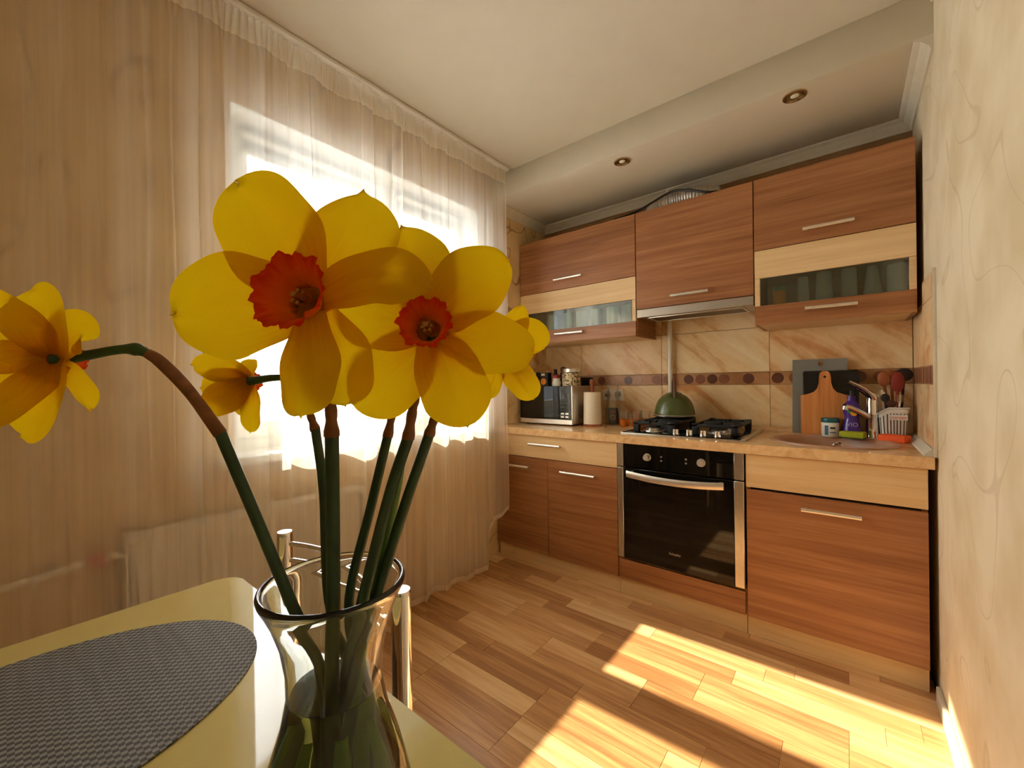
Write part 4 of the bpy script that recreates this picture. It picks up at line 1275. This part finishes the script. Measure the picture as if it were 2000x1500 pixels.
spoon('wooden_spoon', 'brown wooden spoon standing upright mid-basket', 'utensil_wood', (1.980, -0.095, H + 0.012), (1.972, -0.075, H + 0.282), 0.0055, (0.020, 0.036))
spoon('red_spatula', 'dark red silicone spatula in the utensil basket', 'red_silicone', (1.985, -0.115, H + 0.012), (1.992, -0.100, H + 0.262), 0.005, (0.023, 0.046), cat='spatula')
spoon('slotted_skimmer', 'dark round skimmer rising at the right of the utensil basket', 'black_plastic', (1.995, -0.100, H + 0.012), (2.016, -0.075, H + 0.295), 0.005, (0.030, 0.030), cat='skimmer', hmat='box_black')
spoon('black_ladle', 'short black ladle among the cutlery in the basket', 'black_plastic', (1.963, -0.120, H + 0.012), (1.948, -0.128, H + 0.190), 0.005, (0.016, 0.020), cat='ladle')
spoon('metal_spoon', 'shiny steel spoon at the left rim of the basket', 'chrome', (1.955, -0.118, H + 0.012), (1.936, -0.124, H + 0.205), 0.0028, (0.013, 0.022), 0.003, cat='spoon')
spoon('brown_server', 'dark brown serving spoon head low in the basket', 'brown_glass', (1.975, -0.128, H + 0.012), (1.968, -0.140, H + 0.165), 0.004, (0.016, 0.018), cat='spoon')
t = thing('fork', 'steel fork standing tines-up at the front of the basket', 'fork', (1.985, -0.13, H + 0.012), group='utensils in the white basket')
b = B(); tube(b, [(1.985, -0.130, H + 0.012), (1.995, -0.138, H + 0.165)], [(0.003, 0.0015)] * 2, 8); finish(b, 'shaft', 'chrome', t)
b = B()
for k in range(4):
    x = 1.9865 + k * 0.006
    tube(b, [(1.9955, -0.138, H + 0.165), (x, -0.139, H + 0.178), (x + 0.001, -0.141, H + 0.205)], 0.0013, 6)
finish(b, 'tines', 'chrome', t)

t = thing('orange_scrubber', 'bright orange scouring pad in front of the white basket', 'scouring pad', (1.962, -0.205, H))
b = B(); box(b, -0.048, 0.048, -0.030, 0.030, 0.001, 0.032, bev=0.005, seg=3)
b.transform(Matrix.Translation((1.972, -0.200, H)) @ Matrix.Rotation(math.radians(-24), 4, 'Z')); finish(b, 'pad', 'scrub_orange', t)

# glasses behind the cabinet panes
gz = UZ0 + 0.017
for i, (x, yy, r0, r1, h, lab) in enumerate(((1.655, -0.25, 0.030, 0.020, 0.20, 'upturned frosted glass, leftmost behind the right-hand cabinet pane'), (1.735, -0.25, 0.038, 0.028, 0.21, 'upturned frosted glass, second behind the right-hand cabinet pane'), (1.825, -0.25, 0.030, 0.027, 0.21, 'straight frosted glass in the middle of the right-hand cabinet pane'),
                             (1.905, -0.24, 0.046, 0.018, 0.21, 'cone-shaped frosted glass behind the right-hand cabinet pane'), (1.985, -0.25, 0.034, 0.034, 0.20, 'wide frosted glass at the wall end of the right-hand cabinet'))):
    b = B(); lathe(b, [(r0, gz), (r1, gz + h), (0.0, gz + h), (0, gz + h - 0.003), (r1 - 0.0015, gz + h - 0.003), (r0 - 0.0015, gz)], (x, yy, 0), 28)
    tag(finish(b, 'drinking_glass', 'frosted_glass', origin=(x, yy, gz)), lab, 'glass', 'glasses in the right-hand wall unit')
t = thing('egg_cup', 'small orange and green cup at the left of the right-hand cabinet pane', 'cup', (1.552, -0.2, gz))
b = B(); lathe(b, [(0, gz), (0.020, gz), (0.026, gz + 0.03), (0.027, gz + 0.150), (0.0, gz + 0.150)], (1.560, -0.255, 0), 26); finish(b, 'body', 'orange_print', t)
b = B(); lathe(b, [(0.0275, gz + 0.148), (0.026, gz + 0.165), (0.016, gz + 0.174), (0, gz + 0.176)], (1.560, -0.255, 0), 26); finish(b, 'lid', 'green_print', t)
for i, (x, r, lab) in enumerate(((0.24, 0.034, 'frosted tumbler, leftmost behind the left-hand cabinet pane'), (0.36, 0.033, 'frosted tumbler, second behind the left-hand cabinet pane'), (0.46, 0.036, 'frosted tumbler in the middle of the left-hand cabinet pane'),
                       (0.57, 0.034, 'frosted tumbler, fourth behind the left-hand cabinet pane'), (0.68, 0.038, 'frosted tumbler, widest, towards the hood behind the left-hand pane'), (0.79, 0.032, 'frosted tumbler nearest the hood behind the left-hand pane'))):
    b = B(); lathe(b, [(0, gz), (r * 0.9, gz), (r, gz + 0.18), (r - 0.0015, gz + 0.18), (r * 0.9 - 0.001, gz + 0.004), (0, gz + 0.004)], (x, -0.25, 0), 28)
    tag(finish(b, 'drinking_glass', 'frosted_glass', origin=(x, -0.25, gz)), lab, 'glass', 'glasses in the left-hand wall unit')

# ------------------------------------------------------------------ table, placemat, chair
TZ = 0.75
t = thing('dining_table', 'cream glass-topped table with rounded corners in the foreground', 'table', (1.29, -2.82, 0))
tx0, tx1, ty0, ty1 = 0.852, 1.745, -3.32, -2.362
b = B(); prism(b, rounded_rect(tx0, tx1, ty0, ty1, 0.035, 8), 2, TZ - 0.010, TZ)
bmesh.ops.bevel(b, geom=[e for e in b.edges if abs(e.verts[0].co.z - e.verts[1].co.z) < 1e-6], offset=0.002, segments=2, affect='EDGES')
finish(b, 'table_top', 'cream_glass', t, smooth=30)
b = B()
for a in ((tx0 + 0.05, tx1 - 0.05, ty0 + 0.05, ty0 + 0.075), (tx0 + 0.05, tx1 - 0.05, ty1 - 0.115, ty1 - 0.09), (tx0 + 0.05, tx0 + 0.075, ty0 + 0.05, ty1 - 0.09), (tx1 - 0.075, tx1 - 0.05, ty0 + 0.05, ty1 - 0.09)):
    box(b, *a, TZ - 0.045, TZ - 0.010, bev=0.002)
finish(b, 'frame', 'steel', t)
for x in (tx0 + 0.075, tx1 - 0.075):
    for yy in (ty0 + 0.075, ty1 - 0.11):
        b = B(); cyl(b, (x, yy, 0.0), (x, yy, TZ - 0.012), 0.022, 20); finish(b, 'leg', 'chrome', t)

b = B()
ring = [(1.0, TZ + 0.0005), (1.0, TZ + 0.0022), (0.0, TZ + 0.0024)]
lathe(b, [(0.0, TZ + 0.0004), (1.0, TZ + 0.0004), (1.003, TZ + 0.0012), (1.0, TZ + 0.0022), (0.0, TZ + 0.0024)], (0, 0, 0), 96)
for v in b.verts:
    v.co.x = 1.100 + v.co.x * 0.178; v.co.y = -2.658 + v.co.y * 0.238
tag(finish(b, 'placemat', 'woven_grey', origin=(1.10, -2.658, TZ)), 'oval grey woven placemat lying on the table', 'placemat')

t = thing('chrome_chair', 'chrome-framed chair with thin back rods pushed under the table end', 'chair', (1.09, -2.45, 0))
px0, px1, py = 0.893, 1.295, -2.285
for x in (px0, px1):
    b = B(); tube(b, smooth_path([(x, py + 0.015, 0.0), (x, py - 0.005, 0.40), (x, py, 0.62), (x, py, 0.814)], 5) + [Vector((x, py, 0.819)), Vector((x, py, 0.822))], [0.0150] * 16 + [0.0150, 0.0138, 0.010][:2], 20)
    finish(b, 'back_post', 'chrome', t, smooth=50)
for z in (0.797, 0.763):
    b = B(); tube(b, bez([(px0, py, z), (px0 + 0.10, py + 0.055, z), (px1 - 0.10, py + 0.055, z), (px1, py, z)], 16), 0.0050, 12)
    finish(b, 'back_rod', 'chrome', t)
b = B(); box(b, px0 - 0.01, px1 + 0.01, -2.70, py - 0.02, 0.435, 0.475, bev=0.015, seg=3); finish(b, 'seat', 'seat_leather', t)
b = B()
for x in (px0 + 0.01, px1 - 0.01):
    cyl(b, (x, -2.68, 0.425), (x, py, 0.425), 0.010, 12)
finish(b, 'seat_frame', 'chrome', t)
for x in (px0 + 0.01, px1 - 0.01):
    b = B(); cyl(b, (x, -2.68, 0.0), (x, -2.68, 0.432), 0.0125, 16); finish(b, 'front_leg', 'chrome', t)

# ------------------------------------------------------------------ vase
VX, VY = 1.5749, -2.5324
t = thing('glass_vase', 'clear glass vase with a flared rolled rim holding the daffodils', 'vase', (VX, VY, TZ))
out_p = [(0.0, TZ + 0.0005), (0.040, TZ + 0.0005), (0.046, TZ + 0.004), (0.0505, TZ + 0.030), (0.0515, TZ + 0.060), (0.0495, TZ + 0.095), (0.0445, TZ + 0.128), (0.0370, TZ + 0.158), (0.0300, TZ + 0.180), (0.0268, TZ + 0.197), (0.0272, TZ + 0.212), (0.0300, TZ + 0.229), (0.0345, TZ + 0.243), (0.0385, TZ + 0.252), (0.0408, TZ + 0.2565), (0.0414, TZ + 0.2590), (0.0410, TZ + 0.2606), (0.0398, TZ + 0.2612), (0.0388, TZ + 0.2604)]
th = 0.0016
in_p = [(0.0366, TZ + 0.2570)] + [(max(0.0, r - th), z + (0.004 if z < TZ + 0.02 else 0.0)) for r, z in out_p[12:2:-1]] + [(0.040, TZ + 0.010), (0.0, TZ + 0.008)]
b = B(); lathe(b, out_p + in_p, (VX, VY, 0), 80)
finish(b, 'body', 'vase_glass', t, smooth=70)
wp = [(0.0, TZ + 0.0075)] + [(max(0, r - th + 0.0004), z) for r, z in out_p[3:10]]
wp = [(0.0, TZ + 0.0076), (0.040, TZ + 0.0096)] + wp[1:] + [(wp[-1][0], TZ + 0.1975), (0.0, TZ + 0.1975)]
b = B(); lathe(b, wp, (VX, VY, 0), 64)
wt_ = finish(b, 'water', 'water_green', None, smooth=60, origin=(VX, VY, TZ))
tag(wt_, 'greenish water filling the vase around the stems', 'water')

# ------------------------------------------------------------------ daffodils
BOUQUET = {
  'F1': dict(c=[1.6255, -2.5682, 1.165], axis=[0.4836, -0.8503, 0.2074], r=0.0041,
    green=[[1.5752, -2.5335, 0.9961], [1.5745, -2.5326, 1.0512], [1.5745, -2.5325, 1.0976]],
    brown=[[1.5745, -2.5325, 1.097], [1.5761, -2.5337, 1.1162], [1.5797, -2.5372, 1.1345]],
    tube=[[1.5797, -2.5372, 1.1345], [1.5919, -2.5465, 1.1538], [1.617, -2.5623, 1.164]],
    petals=[([1.6115, -2.5756, 1.1954], [1.5941, -2.5871, 1.2238], 0.047, 0.15), ([1.6328, -2.5507, 1.1945], [1.6327, -2.5442, 1.2219], 0.0448, -0.15), ([1.5985, -2.5876, 1.1668], [1.5764, -2.608, 1.1612], 0.0486, 0.2), ([1.6285, -2.5736, 1.1352], [1.6351, -2.5773, 1.1148], 0.0277, -0.7), ([1.6265, -2.5558, 1.1405], [1.6243, -2.5513, 1.1176], 0.0374, 0.1), ([1.6528, -2.5512, 1.1854], [1.6702, -2.5345, 1.1713], 0.0259, -0.25)]),
  'F2': dict(c=[1.656, -2.5242, 1.1535], axis=[0.6286, -0.7376, 0.2466], r=0.0035,
    green=[[1.5898, -2.5229, 0.998], [1.601, -2.5111, 1.06], [1.6086, -2.5023, 1.0951]],
    brown=[[1.6086, -2.5023, 1.0945], [1.6126, -2.5016, 1.1124], [1.6164, -2.501, 1.1241]],
    tube=[[1.6164, -2.501, 1.1241], [1.6292, -2.506, 1.1408], [1.6487, -2.5186, 1.1525]],
    petals=[([1.6507, -2.522, 1.1822], [1.6387, -2.5265, 1.2088], 0.0356, -0.35), ([1.6669, -2.5127, 1.176], [1.6857, -2.4974, 1.189], 0.0353, 0.3), ([1.6781, -2.5102, 1.1498], [1.7001, -2.4975, 1.1407], 0.0307, -0.3), ([1.666, -2.5162, 1.1275], [1.6726, -2.5147, 1.1067], 0.0347, 0.2), ([1.6398, -2.5335, 1.1304], [1.6272, -2.5502, 1.1191], 0.0381, 0.1), ([1.6385, -2.541, 1.1606], [1.6264, -2.5559, 1.1681], 0.0338, 0.2)]),
  'F3': dict(c=[1.6534, -2.4684, 1.1425], axis=[0.2129, 0.9728, 0.0917], r=0.0033,
    green=[[1.5908, -2.5131, 0.9989], [1.6019, -2.5027, 1.0472], [1.6138, -2.4903, 1.0964]],
    brown=[[1.6138, -2.4903, 1.0958], [1.6171, -2.4876, 1.1079], [1.6232, -2.4839, 1.1196]],
    tube=[[1.6232, -2.4839, 1.1196], [1.6366, -2.4756, 1.1352], [1.6504, -2.4683, 1.1418]],
    petals=[([1.6608, -2.465, 1.1546], [1.6672, -2.4623, 1.1737], 0.0159, 0.2), ([1.6668, -2.4575, 1.1608], [1.6732, -2.4498, 1.1479], 0.0261, 0.3), ([1.6641, -2.4598, 1.1315], [1.6693, -2.4556, 1.1175], 0.0192, -0.3), ([1.6503, -2.4684, 1.1302], [1.6438, -2.4685, 1.1183], 0.0113, 0.2), ([1.6451, -2.4648, 1.1542], [1.6342, -2.4633, 1.1647], 0.0194, 0.2), ([1.6455, -2.4516, 1.1436], [1.6373, -2.4364, 1.1392], 0.0205, 0.2)]),
  'F4': dict(c=[1.4916, -2.5482, 1.1316], axis=[-0.947, 0.3076, -0.0926], r=0.0029,
    green=[[1.5604, -2.5288, 0.9926], [1.5526, -2.5272, 1.0591], [1.5449, -2.5282, 1.0991]],
    brown=[[1.5449, -2.5282, 1.0984], [1.5401, -2.5295, 1.1091], [1.5337, -2.5308, 1.1192]],
    tube=[[1.5337, -2.5308, 1.1192], [1.5238, -2.5336, 1.1317], [1.51, -2.5396, 1.1334], [1.4927, -2.5485, 1.1312]],
    petals=[([1.4839, -2.562, 1.1444], [1.4599, -2.5738, 1.1432], 0.0199, 0.3), ([1.4851, -2.5612, 1.1191], [1.4636, -2.5709, 1.1156], 0.0248, -0.3), ([1.495, -2.548, 1.1116], [1.4915, -2.5483, 1.0954], 0.015, 0.3), ([1.4888, -2.5491, 1.1395], [1.485, -2.5444, 1.147], 0.0145, 0.2), ([1.4817, -2.56, 1.1303], [1.4527, -2.5668, 1.1274], 0.0239, 0.2), ([1.4782, -2.5513, 1.1204], [1.4545, -2.5474, 1.1103], 0.0211, 0.2)]),
  'F5': dict(c=[1.4907, -2.6389, 1.1434], axis=[-0.9698, 0.2436, 0.0065], r=0.0033,
    green=[[1.5553, -2.5483, 0.9944], [1.5407, -2.5626, 1.0494], [1.5281, -2.5766, 1.1006]],
    brown=[[1.5283, -2.5764, 1.0997], [1.5191, -2.5889, 1.1251], [1.5117, -2.6, 1.142], [1.5082, -2.6054, 1.1473]],
    tube=[[1.5082, -2.6054, 1.1473], [1.5051, -2.6105, 1.1495], [1.4995, -2.6176, 1.1489], [1.4919, -2.6289, 1.1457], [1.4878, -2.6387, 1.1435]],
    petals=[([1.5056, -2.6345, 1.1645], [1.5026, -2.6267, 1.1537], 0.0242, 0.3), ([1.5028, -2.6458, 1.1636], [1.4905, -2.6467, 1.1786], 0.0364, 0.35), ([1.493, -2.6563, 1.1558], [1.4614, -2.6703, 1.168], 0.0414, 0.3), ([1.5025, -2.6462, 1.1226], [1.4818, -2.6514, 1.1038], 0.034, 0.35), ([1.496, -2.6566, 1.133], [1.4589, -2.6725, 1.1204], 0.0438, 0.3), ([1.4989, -2.631, 1.1315], [1.499, -2.6272, 1.1163], 0.0137, -0.3)]),
  'F6': dict(c=[1.5976, -2.4853, 1.1782], axis=[-0.7062, 0.7062, 0.0517], r=0.003,
    green=[[1.5705, -2.5206, 0.9924], [1.5783, -2.5102, 1.0463], [1.5851, -2.5007, 1.0943]],
    brown=[[1.5851, -2.5008, 1.0936], [1.5864, -2.4971, 1.1113], [1.5882, -2.4942, 1.1246]],
    tube=[[1.5882, -2.4942, 1.1246], [1.5921, -2.4898, 1.148], [1.5968, -2.4859, 1.1749]],
    petals=[([1.5913, -2.4864, 1.1924], [1.5778, -2.4845, 1.209], 0.0173, 0.2), ([1.6019, -2.4779, 1.1922], [1.5996, -2.4668, 1.2051], 0.0173, 0.2), ([1.607, -2.4738, 1.1752], [1.6048, -2.4627, 1.1733], 0.0173, 0.2), ([1.599, -2.4803, 1.1651], [1.5937, -2.4717, 1.1559], 0.0173, 0.2), ([1.5884, -2.4888, 1.1653], [1.5746, -2.4872, 1.1597], 0.0173, 0.2), ([1.5859, -2.4908, 1.1789], [1.5693, -2.4914, 1.1845], 0.0173, 0.2)]),
}
LEAF = [[1.587, -2.5136, 0.9963], [1.5936, -2.5043, 1.0477], [1.5972, -2.4987, 1.0793], [1.5985, -2.4963, 1.098]]
VIEW = [0.6298, -0.7768, 0.0021]

VIEWV = Vector(VIEW)
def petal(parent, c, ctrl, tip, width, cup, seed, lift):
    base, ctrl, tip = Vector(c), Vector(ctrl), Vector(tip)
    r = random.Random(seed)
    w1, w2, ph = r.uniform(-1, 1), r.uniform(-1, 1), r.uniform(0, 6.28)
    nu, nv = 22, 14
    def shape(u):
        if u < 0.55:
            return 0.40 + 0.60 * math.sin(PI / 2 * u / 0.55)
        q = (u - 0.55) / 0.45
        return math.sqrt(max(0.0, 1 - q ** 2.3)) * (1 - 0.04 * q)
    def fn(a, bb):
        u = 1 - (1 - a) ** 1.35 if a < 1 else 1.0
        v = 2 * bb - 1
        q = [base.lerp(ctrl, u), ctrl.lerp(tip, u)]
        P = q[0].lerp(q[1], u)
        T = (q[1] - q[0])
        if T.length < 1e-6:
            T = tip - base
        T.normalize()
        Nn = (VIEWV - T * VIEWV.dot(T)).normalized()
        Bd = T.cross(Nn)
        w = width * 0.5 * shape(u)
        ln = (tip - base).length
        ridge = 0.026 * ln * math.exp(-(v / 0.13) ** 2) * math.sin(PI * min(1, u * 1.1))
        off = cup * w * (v * v - 0.35) + ridge + lift * (1 - u * 0.7)
        off += 0.018 * ln * math.sin(3.0 * v + ph + 4 * u * w1) * u + 0.010 * ln * math.sin(7 * v * w2 + 9 * u + ph) * u
        edge = 0.012 * ln * math.sin(13 * u + ph) * abs(v) ** 3
        muc = 0.035 * ln * math.exp(-(v / 0.22) ** 2) * max(0.0, (a - 0.86) / 0.14) ** 2
        return P + Bd * (v * (w + edge)) + Nn * off + T * muc
    b = B(); grid(b, fn, nu, nv, uv=True)
    return finish(b, 'petal', 'petal_yellow', parent, smooth=80)
def corona(parent, c, axis, R0, depth, seed):
    c, n = Vector(c), Vector(axis).normalized()
    e1 = n.cross(Vector((0, 0, 1))).normalized(); e2 = n.cross(e1)
    r = random.Random(seed)
    p1, p2 = r.uniform(0, 6), r.uniform(0, 6)
    def fn(a, bb):
        th_ = 2 * PI * bb
        rad = R0 * (0.34 + 0.40 * a ** 0.7 + 0.26 * a ** 4)
        fr = a ** 5
        rad *= 1 + fr * (0.05 * math.sin(6 * th_ + p1) + 0.05 * math.sin(13 * th_ + p2) + 0.03 * math.sin(29 * th_))
        z = depth * a * (1 + 0.06 * fr * math.sin(9 * th_ + p2)) - 0.0005
        return c + n * z + e1 * (rad * math.cos(th_)) + e2 * (rad * math.sin(th_))
    b = B(); grid(b, fn, 16, 96, uv=True)
    bmesh.ops.remove_doubles(b, verts=b.verts, dist=1e-6)
    co = finish(b, 'corona', 'corona_orange', parent, smooth=80)
    b = B(); lathe(b, [(0, 0), (R0 * 0.36, 0), (R0 * 0.2, -0.002), (0, -0.003)], (0, 0, 0), 20)
    M = Matrix(((e1.x, e2.x, n.x, c.x), (e1.y, e2.y, n.y, c.y), (e1.z, e2.z, n.z, c.z), (0, 0, 0, 1)))
    b.transform(M); finish(b, 'throat', 'tube_green', co)
    for k in range(6):
        a = 2 * PI * k / 6 + p1
        d = e1 * math.cos(a) + e2 * math.sin(a)
        b = B(); tube(b, [c - n * 0.001 + d * R0 * 0.10, c + n * depth * 0.35 + d * R0 * 0.20, c + n * depth * 0.55 + d * R0 * 0.17], [0.0004, 0.0005, 0.0009], 8)
        finish(b, 'stamen', 'stamen_yellow', co)
    b = B(); tube(b, [c - n * 0.001, c + n * depth * 0.6, c + n * depth * 0.72], [0.0006, 0.0006, 0.0013], 8)
    finish(b, 'pistil', 'stamen_yellow', co)
LABELS = {
    'F1': 'largest open daffodil, facing the viewer with a frilled orange cup, upper left of the bouquet',
    'F2': 'open daffodil with a rounder deep red-orange cup, just right of the largest bloom',
    'F3': 'daffodil turned sideways to the kitchen, half hidden behind the red-cupped bloom',
    'F4': 'smallest daffodil, seen from behind with green tube, below the largest bloom',
    'F5': 'daffodil at the left picture edge, seen from behind on a bent brown-sheathed stem',
    'F6': 'daffodil facing the window, hidden behind the two large blooms',
}
BOT = {'F1': (0.002, -0.004), 'F2': (-0.012, 0.006), 'F3': (-0.018, -0.006), 'F4': (0.010, 0.012), 'F5': (0.016, -0.010), 'F6': (-0.006, 0.016)}
NECK = {'F1': (0.001, -0.003), 'F2': (0.004, 0.004), 'F3': (0.011, 0.004), 'F4': (-0.006, 0.011), 'F5': (-0.009, -0.004), 'F6': (0.002, 0.012)}
for i, (k, D) in enumerate(BOUQUET.items()):
    bx, by = VX + BOT[k][0], VY + BOT[k][1]
    t = thing('daffodil', LABELS[k], 'flower', (bx, by, TZ + 0.014), group='daffodils in the vase')
    r = D['r']
    nk = (VX + NECK[k][0], VY + NECK[k][1], 0.950)
    b = B(); tube(b, smooth_path([(bx, by, TZ + 0.014), ((bx + nk[0]) / 2, (by + nk[1]) / 2, 0.86), nk] + D['green'], 7), r, 14)
    finish(b, 'stem', 'stem_green', t)
    b = B()
    bp = smooth_path(D['brown'], 6)
    m = len(bp)
    tube(b, bp, [r * (1.12 - 0.30 * min(1, j / (m * 0.25)) + (0.22 * math.sin(PI * j / m) if k == 'F5' else 0.08 * math.sin(j * 1.7))) for j in range(m)], 12)
    finish(b, 'spathe', 'spathe_brown', t)
    if k == 'F5':
        e = Vector(D['brown'][-1])
        b = B(); grid(b, lambda u, v: e + Vector((-0.0052, -0.0042, 0.0035)) * (u * 1.25) + Vector((0, 0, 1)) * ((v - 0.5) * 0.0035 * (1 - u) + 0.0016) + Vector((0.002, -0.002, 0)) * math.sin(u * 3), 6, 3)
        finish(b, 'spathe_tip', 'spathe_brown', t)
    b = B(); tp = smooth_path(D['tube'], 7); m = len(tp)
    rad = [r * (0.78 + 0.55 * max(0, (j / m - 0.55)) ** 1.5 * 2 + (0.35 * math.exp(-((j / m - 0.22) / 0.10) ** 2) if k == 'F5' else 0)) for j in range(m)]
    tube(b, tp, rad, 14)
    finish(b, 'floral_tube', 'tube_green', t)
    c = Vector(D['c']); ax = Vector(D['axis'])
    for j, (ctrl, tip, w, cup) in enumerate(D['petals']):
        petal(t, c, ctrl, tip, w, cup, 100 * i + j, 0.0012 if j % 2 else -0.0008)
    big = {'F1': (0.0172, 0.0165), 'F2': (0.0126, 0.0135), 'F3': (0.010, 0.012), 'F4': (0.008, 0.011), 'F5': (0.010, 0.013), 'F6': (0.009, 0.011)}[k]
    corona(t, c, ax, big[0], big[1], 40 + i)
    # a cut leaf blade standing in the water beside each stem
    an = 1.05 * i + 0.4
    ra = 0.034
    lw = [(bx, by, TZ + 0.016), (VX + ra * math.cos(an), VY + ra * math.sin(an), TZ + 0.07), (VX + 0.031 * math.cos(an + 0.2), VY + 0.031 * math.sin(an + 0.2), TZ + 0.125), (VX + 0.018 * math.cos(an + 0.3), VY + 0.018 * math.sin(an + 0.3), TZ + 0.178)]
    lf = smooth_path(lw, 6)
    cen = Vector((VX, VY, 0))
    b = B()
    def blade(u, v, lf=lf):
        q = u * (len(lf) - 1); a0 = min(int(q), len(lf) - 2)
        P = lf[a0].lerp(lf[a0 + 1], q - a0)
        rad = Vector((P.x - VX, P.y - VY, 0))
        tg_ = Vector((-rad.y, rad.x, 0)).normalized()
        wd = 0.011 * (1 - 0.75 * u ** 2)
        return P + tg_ * (wd * (v - 0.5) * 2) - rad.normalized() * (0.003 * (2 * v - 1) ** 2)
    grid(b, blade, 18, 4)
    finish(b, 'leaf', 'leaf_green', t)
    if k == 'F2':
        lf = smooth_path([(VX - 0.006, VY + 0.016, TZ + 0.02), (VX + 0.004, VY + 0.010, 0.93)] + LEAF, 6)
        b = B(); tube(b, lf, [(0.0014, 0.0042 * (1 - (j / (len(lf) - 1)) ** 3) + 0.0006) for j in range(len(lf))], 10)
        finish(b, 'leaf', 'leaf_green', t)
